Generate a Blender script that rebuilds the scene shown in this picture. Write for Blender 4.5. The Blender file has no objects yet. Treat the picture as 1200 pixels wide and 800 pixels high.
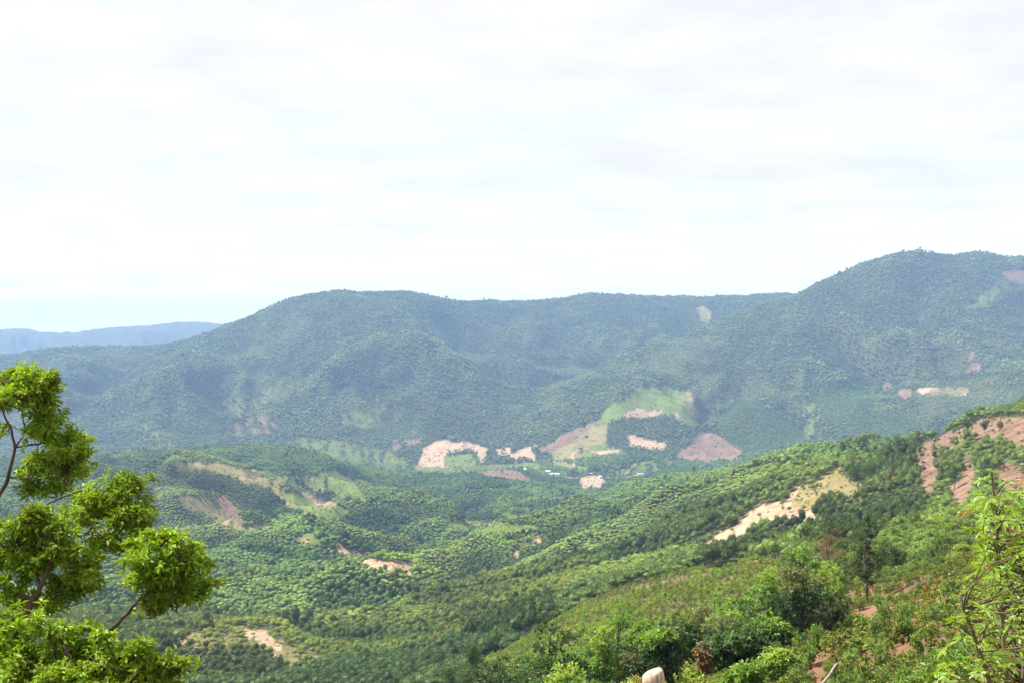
import bpy, math, random, time
import numpy as np
T0 = time.time()
random.seed(7)
rng = np.random.default_rng(11)
R = math.radians
scene = bpy.context.scene

# ------------------------------------------------------------------ camera, sky, sun, exposure
CAM_Z = 400.0                      # metres above the valley datum
FOC = 1448.0                       # focal length in photo pixels (photo 1200 x 800)
HY = 400.0                         # the level line of sight falls on this photo row
cam_d = bpy.data.cameras.new("camera")
cam_d.sensor_width = 36.0
cam_d.lens = 36.0 * FOC / 1200.0
cam_d.clip_start = 0.2
cam_d.clip_end = 60000.0
cam = bpy.data.objects.new("camera", cam_d)
scene.collection.objects.link(cam)
cam.location = (0, 0, CAM_Z)
cam.rotation_euler = (R(90), 0, 0)
scene.camera = cam

SUN_DIR = np.array([-0.56, 0.20, 0.80]); SUN_DIR /= np.linalg.norm(SUN_DIR)
SUN_EL = math.asin(SUN_DIR[2]); SUN_AZ = math.atan2(SUN_DIR[0], SUN_DIR[1])
sun_d = bpy.data.lights.new("sun", 'SUN')
sun_d.energy = 4.6; sun_d.angle = R(0.5); sun_d.color = (1.0, 0.955, 0.88)
sun = bpy.data.objects.new("sun", sun_d)
scene.collection.objects.link(sun)
sun.location = (0, 0, CAM_Z + 50)
from mathutils import Vector
sun.rotation_euler = Vector(SUN_DIR.tolist()).to_track_quat('Z', 'Y').to_euler()

world = bpy.data.worlds.new("World"); scene.world = world
world.use_nodes = True
wt = world.node_tree; wt.nodes.clear()
def N(nt, typ, **kw):
    n = nt.nodes.new(typ)
    for k, v in kw.items():
        if k == 'inp':
            for kk, vv in v.items(): n.inputs[kk].default_value = vv
        else: setattr(n, k, v)
    return n
def LK(nt, a, b): nt.links.new(a, b)
def build_sky():
    nt = wt
    out = N(nt, 'ShaderNodeOutputWorld'); bg = N(nt, 'ShaderNodeBackground'); bg.inputs[1].default_value = 0.12
    sky = N(nt, 'ShaderNodeTexSky', sky_type='NISHITA', sun_disc=False, sun_elevation=SUN_EL, sun_rotation=SUN_AZ,
            altitude=400, air_density=1.0, dust_density=2.0, ozone_density=1.0)
    tc = N(nt, 'ShaderNodeTexCoord'); sep = N(nt, 'ShaderNodeSeparateXYZ'); LK(nt, tc.outputs['Generated'], sep.inputs[0])
    zz = N(nt, 'ShaderNodeMath', operation='MAXIMUM', inp={1: 0.0}); LK(nt, sep.outputs[2], zz.inputs[0])
    za = N(nt, 'ShaderNodeMath', operation='ADD', inp={1: 0.10}); LK(nt, zz.outputs[0], za.inputs[0])
    inv = N(nt, 'ShaderNodeMath', operation='DIVIDE', inp={0: 1.0}); LK(nt, za.outputs[0], inv.inputs[1])
    pl = N(nt, 'ShaderNodeVectorMath', operation='SCALE'); LK(nt, tc.outputs['Generated'], pl.inputs[0]); LK(nt, inv.outputs[0], pl.inputs['Scale'])
    mp = N(nt, 'ShaderNodeMapping'); mp.inputs['Scale'].default_value = (0.9, 1.0, 0.0); mp.inputs['Location'].default_value = (2.3, 5.1, 0); mp.inputs['Rotation'].default_value = (0, 0, 0.12)
    LK(nt, pl.outputs[0], mp.inputs[0])
    n1 = N(nt, 'ShaderNodeTexNoise', inp={'Scale': 1.1, 'Detail': 9.0, 'Roughness': 0.56, 'Distortion': 0.35}); LK(nt, mp.outputs[0], n1.inputs['Vector'])
    n2 = N(nt, 'ShaderNodeTexNoise', inp={'Scale': 0.45, 'Detail': 3.0, 'Roughness': 0.5}); LK(nt, mp.outputs[0], n2.inputs['Vector'])
    n3 = N(nt, 'ShaderNodeTexNoise', inp={'Scale': 2.1, 'Detail': 11.0, 'Roughness': 0.62, 'Distortion': 0.15}); LK(nt, mp.outputs[0], n3.inputs['Vector'])
    a = N(nt, 'ShaderNodeMath', operation='MULTIPLY_ADD', inp={1: 0.6}); LK(nt, n2.outputs[0], a.inputs[0]); LK(nt, n1.outputs[0], a.inputs[2])
    cov = N(nt, 'ShaderNodeMapRange', inp={1: 0.62, 2: 0.88, 3: CLOUD_LO, 4: 1.0}); LK(nt, a.outputs[0], cov.inputs[0])
    # thickness makes the cloud a little brighter or greyer
    cr = N(nt, 'ShaderNodeMapRange', inp={1: 0.32, 2: 0.68, 3: 0.0, 4: 1.0}); LK(nt, n3.outputs[0], cr.inputs[0])
    cm = N(nt, 'ShaderNodeMix', data_type='RGBA'); LK(nt, cr.outputs[0], cm.inputs[0])
    cm.inputs[6].default_value = CLOUD_DIM; cm.inputs[7].default_value = CLOUD_LIT
    mx = N(nt, 'ShaderNodeMix', data_type='RGBA'); LK(nt, cov.outputs[0], mx.inputs[0])
    sk = N(nt, 'ShaderNodeVectorMath', operation='SCALE', inp={'Scale': SKY_GAIN}); LK(nt, sky.outputs[0], sk.inputs[0])
    LK(nt, sk.outputs[0], mx.inputs[6]); LK(nt, cm.outputs[2], mx.inputs[7])
    
    # thin cloud is brightest towards the horizon
    hz = N(nt, 'ShaderNodeMapRange', interpolation_type='SMOOTHSTEP', inp={1: 0.0, 2: 0.13, 3: 1.34, 4: 1.0}); LK(nt, zz.outputs[0], hz.inputs[0])
    hm = N(nt, 'ShaderNodeVectorMath', operation='SCALE'); LK(nt, mx.outputs[2], hm.inputs[0]); LK(nt, hz.outputs[0], hm.inputs['Scale'])
    LK(nt, hm.outputs[0], bg.inputs[0]); LK(nt, bg.outputs[0], out.inputs[0])
CLOUD_LO = 0.78
CLOUD_DIM = (3.3, 3.22, 3.42, 1); CLOUD_LIT = (4.1, 3.95, 3.95, 1); SKY_GAIN = 1.0
build_sky()

vs = scene.view_settings
vs.view_transform = 'Standard'; vs.look = 'None'; vs.gamma = 1.0; vs.exposure = 1.22; vs.use_curve_mapping = False
scene.display_settings.display_device = 'sRGB'
scene.render.engine = 'CYCLES'
cy = scene.cycles
cy.use_denoising = True
cy.max_bounces = 6; cy.diffuse_bounces = 3; cy.glossy_bounces = 1; cy.transmission_bounces = 2; cy.transparent_max_bounces = 4; cy.volume_bounces = 1
cy.caustics_reflective = False; cy.caustics_refractive = False
cy.use_adaptive_sampling = True; cy.adaptive_threshold = 0.02
HAZE_DENSITY = 6.8e-5
HAZE_COLOR = (0.37, 0.585, 1.0, 1)

# ------------------------------------------------------------------ numpy noise
_perm = np.random.default_rng(3).permutation(4096)
_grad = np.random.default_rng(4).uniform(0, 2*np.pi, 4096)
def _h(ix, iy): return _perm[(_perm[ix & 4095] + iy) & 4095]
def perlin(x, y):
    ix = np.floor(x).astype(np.int64); iy = np.floor(y).astype(np.int64)
    fx = x-ix; fy = y-iy
    u = fx*fx*fx*(fx*(fx*6-15)+10); v = fy*fy*fy*(fy*(fy*6-15)+10)
    def g(a, b, dx, dy):
        t = _grad[_h(a, b)]; return np.cos(t)*dx+np.sin(t)*dy
    n00 = g(ix, iy, fx, fy); n10 = g(ix+1, iy, fx-1, fy); n01 = g(ix, iy+1, fx, fy-1); n11 = g(ix+1, iy+1, fx-1, fy-1)
    return ((n00*(1-u)+n10*u)*(1-v)+(n01*(1-u)+n11*u)*v)*1.5
def fbm(x, y, o=4, gain=0.5):
    s = 0; a = 1.0
    for k in range(o):
        s = s+a*perlin(x+17.3*k, y-9.1*k); x = x*2.03; y = y*2.03; a *= gain
    return s
def ridged(x, y, o=4):
    s = 0; a = 1.0
    for k in range(o):
        s = s+a*(1-2*np.abs(perlin(x+31.7*k, y+5.3*k))); x = x*2.05; y = y*2.05; a *= 0.5
    return s
def worley(x, y):
    """nearest-cell id hash in 0..1, and distance to the cell border"""
    ix = np.floor(x).astype(np.int64); iy = np.floor(y).astype(np.int64)
    d1 = np.full(x.shape, 9.0); d2 = np.full(x.shape, 9.0); idh = np.zeros(x.shape)
    for a in (-1, 0, 1):
        for b in (-1, 0, 1):
            h = _h(ix+a, iy+b); h2 = _h(ix+a+77, iy+b+31)
            px_ = ix+a+h/4096.0; py_ = iy+b+h2/4096.0
            d = np.hypot(px_-x, py_-y)
            new = d < d1
            d2 = np.where(new, d1, np.minimum(d2, d)); idh = np.where(new, (h*7 % 4096)/4096.0, idh); d1 = np.where(new, d, d1)
    return idh, d2-d1
def smooth(a, lo, hi):
    t = np.clip((a-lo)/(hi-lo), 0, 1); return t*t*(3-2*t)

# ------------------------------------------------------------------ the relief: surveyed points (photo column, photo row, metres away)
LINES = [
 [(-300,2041,1.5),(1500,2041,1.5)],
 [(-300,1003,6),(1500,1003,6)],
 [(-300,1172,15),(600,1150,15),(900,1080,15),(1200,985,15),(1500,960,15)],
 [(-300,980,50),(400,970,60),(650,900,50),(900,850,36)],
 [(-300,900,120),(0,880,150),(200,880,180),(400,870,220),(550,860,200),(650,850,150),(700,842,110),(800,832,80),(900,832,62),(1000,832,48),(1100,832,38),(1200,832,30),(1400,830,25)],
 [(850,775,130),(950,770,120),(1000,752,100),(1080,750,85),(1150,748,75),(1250,735,70),(1400,720,65)],
 [(-300,870,380),(0,850,400),(200,845,420),(400,830,450),(550,790,480),(640,738,480),(700,708,470),(780,680,450),(870,664,420),(950,672,330),(1000,692,230),(1060,686,210),(1120,673,195),(1200,650,190),(1400,610,190)],
 [(1000,702,262),(1060,695,245),(1120,684,228),(1200,664,222),(1400,625,222)],
 [(-300,800,560),(0,795,600),(200,790,640),(400,790,640),(550,770,620),(640,725,640),(700,695,620),(780,668,600),(870,645,580),(950,645,520),(1000,655,450),(1060,636,400),(1120,612,380),(1160,598,380),(1200,595,380),(1400,570,380)],
 [(1000,655,560),(1060,640,500),(1120,616,470),(1200,602,450),(1400,575,450)],
 [(-300,738,960),(0,738,960),(200,735,980),(330,740,960),(400,738,900)],[(700,676,860),(780,655,820),(850,638,780),(920,610,760),(1000,590,720),(1060,590,650),(1120,590,560),(1200,570,560),(1400,530,560)],
 [(-300,690,1300),(0,690,1350),(200,687,1400),(300,684,1420),(400,674,1480),(550,662,1500),(640,650,1480),(700,636,1400),(780,618,1280),(850,598,1160),(920,574,1030),(1000,562,880),(1060,562,800),(1120,550,700),(1200,515,680),(1400,480,700)],
 [(1400,440,890),(1260,466,890),(1200,483,890),(1160,495,880),(1130,501,880),(1100,521,890),(1060,531,1000),(1000,537,1100),(960,538,1200),(900,540,1400),(830,553,1700),(780,559,1950),(730,570,2200),(690,590,2350)],
 [(-300,640,1900),(0,640,1900),(200,638,1980),(300,632,2040),(360,630,2040)],[(500,634,1900),(600,625,2100),(650,614,2200)],
 [(1400,510,1300),(1200,540,1300),(1100,565,1400),(1000,572,1600),(900,577,1900),(800,582,2400),(730,586,2600)],
 [(1400,520,2000),(1200,570,2200),(1000,590,2300),(900,592,2500)],
 [(0,596,2180),(100,598,2180),(200,592,2160),(250,606,2100),(300,618,2080),(350,622,2060)],[(420,606,2400),(480,603,2380),(550,610,2350)],
 [(0,565,2600),(100,566,2600),(200,556,2650),(250,558,2650),(310,568,2600),(400,578,2600),(450,584,2720),(500,579,2740),(560,578,2740),(620,585,2720)],
 [(-300,550,2800),(0,538,2900),(100,534,2950),(200,529,3000),(300,525,3000),(350,528,3000),(390,540,2950),(440,558,2900),(500,569,2900),(560,562,2950),(620,567,2950),(660,578,2900),(700,585,2700)],
 [(-300,565,3500),(0,560,3500),(200,555,3500),(350,552,3500),(450,561,3400),(550,567,3300),(600,567,3300),(650,568,3300),(700,572,3200),(750,567,3150),(850,567,3000),(1000,562,3000),(1200,545,3000),(1400,520,2800)],
 [(-300,530,4200),(0,528,4200),(100,527,4200),(250,522,4200),(350,526,4000),(430,534,4000),(500,547,3850),(600,549,3750),(700,549,3650),(780,543,3700),(900,533,3700),(1000,519,3700),(1100,502,3700),(1200,478,3600),(1400,450,3500)],
 [(590,550,3480)],
 # landslip mound, cones and the grass knoll at the foot of the range
 [(495,530,4060),(520,514,4120),(545,518,4120),(565,524,4100)], [(520,521,4330),(560,526,4330)],
 [(825,505,4020)], [(825,509,4180)], [(792,535,3780),(835,539,3750),(867,530,3830)],
 [(730,466,4200),(770,454,4260),(808,470,4180)], [(730,472,4350),(770,464,4380),(810,474,4340)], [(690,520,3900),(750,500,4020)],
 [(832,498,4060),(865,464,4220),(905,484,4120),(942,510,3980)], [(865,474,4380),(930,492,4300)],
 # slopes of the right-hand mountain
 [(1000,476,3980),(1100,462,4000),(1200,440,3950),(1400,420,3900)],
 [(740,436,4750),(820,432,4720),(900,432,4700),(1000,420,4650),(1100,402,4750),(1200,400,4700),(1400,390,4650)],
 [(1000,360,5000),(1080,345,5050),(1200,345,5050)],
 [(1400,300,5300),(1300,297,5300),(1200,300,5300),(1150,295,5300),(1080,293,5300),(1050,295,5300),(1010,306,5300),(960,327,5250),(900,350,5200),(860,367,5180),(820,382,5150),(760,402,5080),(720,416,5000),(660,442,4850),(610,467,4650),(570,492,4450)],
 [(1400,360,5900),(1200,360,5900),(1050,355,5900),(960,385,5800),(900,405,5700),(820,432,5600),(760,445,5500),(700,456,5400),(650,468,5180)],
 # slopes of the long ridge
 [(0,500,4650),(100,498,4600),(250,488,4600),(350,482,4650),(450,484,4600),(520,486,4500)],
 [(0,450,5300),(100,448,5300),(200,445,5200),(300,430,5200),(380,418,5200),(440,420,5100)],
 [(300,400,5500),(400,378,5500)],
 [(440,352,5750),(470,370,5520),(500,395,5280),(530,420,5050),(555,447,4820)],
 [(520,388,5950),(560,420,5650),(592,452,5250)],
 [(640,400,5900),(700,398,5900),(760,398,5900)], [(640,376,6150),(720,370,6200),(800,372,6200)],
 [(-300,430,6000),(0,414,6000),(60,407,6000),(130,404,6000),(190,401,6000),(230,394,6000),(270,381,5900),(300,369,5900),(330,354,5800),(365,347,5800),(405,342,5800),(440,346,5900),(480,345,6000),(510,349,6100),(540,356,6200),(580,352,6300),(640,352,6400),(690,343,6500),(740,345,6500),(800,346,6500),(850,345,6500),(880,347,6500),(915,341,6500),(960,347,6500),(1050,350,6500),(1400,350,6500)],
 [(-300,500,7500),(0,475,7500),(200,462,7500),(400,435,7500),(700,430,7800),(1000,430,7800),(1400,430,7800)],
 [(-300,430,10000),(100,435,10000),(600,430,10000),(1400,430,10000)],
 # far blue range
 [(-300,392,13000),(-150,380,13000),(-60,383,13000),(0,388,13000),(40,385,13000),(66,402,13000),(92,391,13000),(130,384,13000),(200,379,13000),(240,378,13000),(300,384,13000),(420,392,13000),(1400,396,13000)],
 [(-300,420,14800),(600,420,14800),(1400,420,14800)],
]
def ridge(pts, drop, back):
    """a hill crest and the hollow hidden behind it"""
    LINES.append(pts); LINES.append([(a, b+1.5*drop, c*back) for a, b, c in pts])
ridge([(235,690,1120),(300,682,1150),(400,679,1160),(467,682,1150),(512,699,1080)], 16, 1.13)
ridge([(225,648,1680),(300,637,1720),(370,634,1740),(410,645,1700),(440,664,1600)], 12, 1.10)
ridge([(385,620,2080),(430,607,2150),(480,603,2180),(533,610,2120),(580,622,2050)], 9, 1.07)
ridge([(460,592,2480),(500,588,2500),(560,593,2480),(600,600,2450)], 8, 1.06)
ridge([(110,550,2380),(200,548,2400),(240,552,2400),(282,561,2380),(317,576,2330),(345,592,2280),(372,611,2200)], 7, 1.05)
ridge([(455,737,870),(495,718,900),(545,704,950),(600,698,980),(645,690,980)], 14, 1.12)
ridge([(-100,742,800),(100,737,800),(230,739,790),(330,750,760),(385,774,690)], 14, 1.12)
ridge([(667,613,1760),(740,597,1640),(800,587,1500),(850,573,1300)], 8, 1.07)
ridge([(700,652,1180),(760,640,1100),(817,626,1000),(850,612,950),(905,582,880)], 10, 1.07)
ridge([(690,692,760),(740,679,740),(800,661,700),(850,647,690),(925,630,650)], 9, 1.09)
ridge([(520,655,1620),(570,648,1650),(630,645,1600)], 9, 1.08)
ridge([(560,630,1950),(620,622,1980),(655,620,1900)], 7, 1.06)
ridge([(400,560,2780),(430,568,2740)], 5, 1.04)
KV = 7.0
def uv(px, Y): return np.stack([np.asarray(px, float)/100.0, KV*np.log(np.asarray(Y, float))], -1)
def dens(line):
    out = []
    for (a, b) in zip(line[:-1], line[1:]):
        n = max(1, int(round(abs(b[0]-a[0])/110.0)))
        for k in range(n):
            t = k/n; out.append(tuple(a[i]*(1-t)+b[i]*t for i in range(3)))
    out.append(line[-1]); return out
PTS = np.array([p for L in LINES for p in dens(L)])
_c = uv(PTS[:, 0], PTS[:, 2]); _val = (HY-PTS[:, 1])/FOC      # slope of the sight line
def _ker(r): return r**1.2
_n = len(PTS)
_D = np.sqrt(((_c[:, None]-_c[None])**2).sum(-1))
_A = np.zeros((_n+3, _n+3)); _A[:_n, :_n] = _ker(_D)-np.eye(_n)*1e-3; _A[:_n, _n] = 1; _A[:_n, _n+1:] = _c; _A[_n:, :_n] = _A[:_n, _n:].T
_w = np.linalg.solve(_A, np.concatenate([_val, np.zeros(3)]))
def slope_at(px, Y):
    q = uv(np.clip(px, -320, 1520), np.maximum(Y, 1.5)).astype(np.float32); shp = q.shape[:-1]; q = q.reshape(-1, 2); out = np.empty(len(q))
    c32 = _c.astype(np.float32); w32 = _w.astype(np.float32)
    for i in range(0, len(q), 40000):
        s = q[i:i+40000]
        d = np.sqrt(np.maximum(0, (s[:, None, 0]-c32[None, :, 0])**2+(s[:, None, 1]-c32[None, :, 1])**2))
        out[i:i+40000] = _ker(d)@w32[:_n]+w32[_n]+s@w32[_n+1:]
    return out.reshape(shp)

# crest lines stay as surveyed: relief noise fades out near them
CREST = np.array([p for L in LINES for p in dens(L) if (L[0][2] >= 2600 and len(L) > 10) or L[0][:2] == (1400, 440)])
# grid: s = column coordinate, rows by distance
COLS = np.arange(-260, 1461, 2.4)
Yr = np.concatenate([np.linspace(-12, 1.2, 8), np.exp(np.arange(math.log(1.5), math.log(3300), 0.0085)), np.exp(np.arange(math.log(3300), math.log(7000), 0.0036)), np.exp(np.arange(math.log(7000), math.log(15000), 0.010))])
SS, YY = np.meshgrid(COLS, Yr)
YOFF = 16.0
XX = (SS-600)/FOC*(np.maximum(YY, 1.0)+YOFF)
PXX = 600+FOC*XX/np.maximum(YY, 1.5)
# evaluate the smooth relief on a coarser lattice, then interpolate
cs = np.arange(-340, 1541, 12.0); lv = np.linspace(math.log(1.5), math.log(15500), 620)
G = slope_at(*np.meshgrid(cs, np.exp(lv)))
def bil(A, fx, fy):
    fx = np.clip(fx, 0, A.shape[1]-1.001); fy = np.clip(fy, 0, A.shape[0]-1.001)
    ix = fx.astype(int); iy = fy.astype(int); u = fx-ix; v = fy-iy
    return (A[iy, ix]*(1-u)+A[iy, ix+1]*u)*(1-v)+(A[iy+1, ix]*(1-u)+A[iy+1, ix+1]*u)*v
def base_slope(px, Y): return bil(G, (np.clip(px, -335, 1535)-cs[0])/12.0, (np.log(np.maximum(Y, 1.5))-lv[0])/(lv[1]-lv[0]))
# crest weight on the coarse lattice
_gm = np.stack(np.meshgrid(cs, np.exp(lv)), -1)
_q = uv(_gm[..., 0], _gm[..., 1]).reshape(-1, 2); _cc = uv(CREST[:, 0], CREST[:, 2])
_dm = np.empty(len(_q))
for i in range(0, len(_q), 20000):
    _dm[i:i+20000] = np.sqrt(((_q[i:i+20000, None]-_cc[None])**2).sum(-1)).min(1)
CW = smooth(_dm.reshape(_gm.shape[:2]), 0.15, 1.3)
def height(x, Y):
    Yc = np.maximum(Y, 1.5); px = 600+FOC*x/Yc
    z = base_slope(px, Y)*Yc
    cw = bil(CW, (np.clip(px, -335, 1535)-cs[0])/12.0, (np.log(Yc)-lv[0])/(lv[1]-lv[0]))
    far = smooth(Y, 3700, 4600); mid = smooth(Y, 350, 900)*(1-smooth(Y, 2800, 3600))
    wx = x+90*fbm(x/500, Y/500, 2); wy = Y+90*fbm(x/500+40, Y/500, 2)
    z = z-13*far*(1-smooth(Y, 7500, 9000))+far*(0.06+0.94*cw)*(105*(ridged(wx/680, wy/950, 4)-0.35))+far*6*fbm(x/90, Y/90, 2)
    mx_ = x+50*fbm(x/220+3, Y/220, 2); my_ = Y+50*fbm(x/220+13, Y/220, 2)
    z = z+mid*(0.12+0.88*cw)*(0.3+0.7*smooth(Y, 750, 1700))*(37*(ridged(mx_/300, my_/400, 3)-0.3)+9*fbm(x/200, Y/260, 3))
    z = z+smooth(Y, 25, 120)*(1-smooth(Y, 350, 700))*3.2*fbm(x/30, Y/30, 3)+0.18*fbm(x/2.3, Y/2.3, 3)*smooth(Y, 2, 20)*(1-smooth(Y, 200, 400))
    return z+CAM_Z
ZZ = height(XX, YY)
EL = (ZZ-CAM_Z)/np.maximum(YY, 1.5)
RUN = np.maximum.accumulate(EL, axis=0)             # horizon in front of each ground point, per column
PRE = np.vstack([np.full((1, len(COLS)), -9.0), RUN[:-1]])
def grid_idx(x, Y):
    s = 600+FOC*x/(np.maximum(Y, 1.0)+YOFF)
    return (s-COLS[0])/(COLS[1]-COLS[0]), np.interp(Y, Yr, np.arange(len(Yr)))
def ground(x, Y):
    fx, fy = grid_idx(x, Y); return bil(ZZ, fx, fy)
def seen(x, Y, z, margin=0.0):
    fx, fy = grid_idx(x, Y); return (z-CAM_Z)/np.maximum(Y, 1.0) > bil(PRE, fx, np.maximum(fy-1.5, 0))-margin
def pix(x, Y, z): return 600+FOC*x/Y, HY-FOC*(z-CAM_Z)/Y
def spot(px, py, y0=20.0, y1=9000.0):
    """ground point met by the sight line through a photo pixel"""
    Ys = np.exp(np.linspace(math.log(y0), math.log(y1), 4000)); x = (px-600)/FOC*Ys
    g = ground(x, Ys); hit = (g-CAM_Z)/Ys >= (HY-py)/FOC
    k = int(np.argmax(hit)) if hit.any() else len(Ys)-1
    return float(x[k]), float(Ys[k]), float(g[k])
print("relief", round(time.time()-T0, 1))
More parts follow.
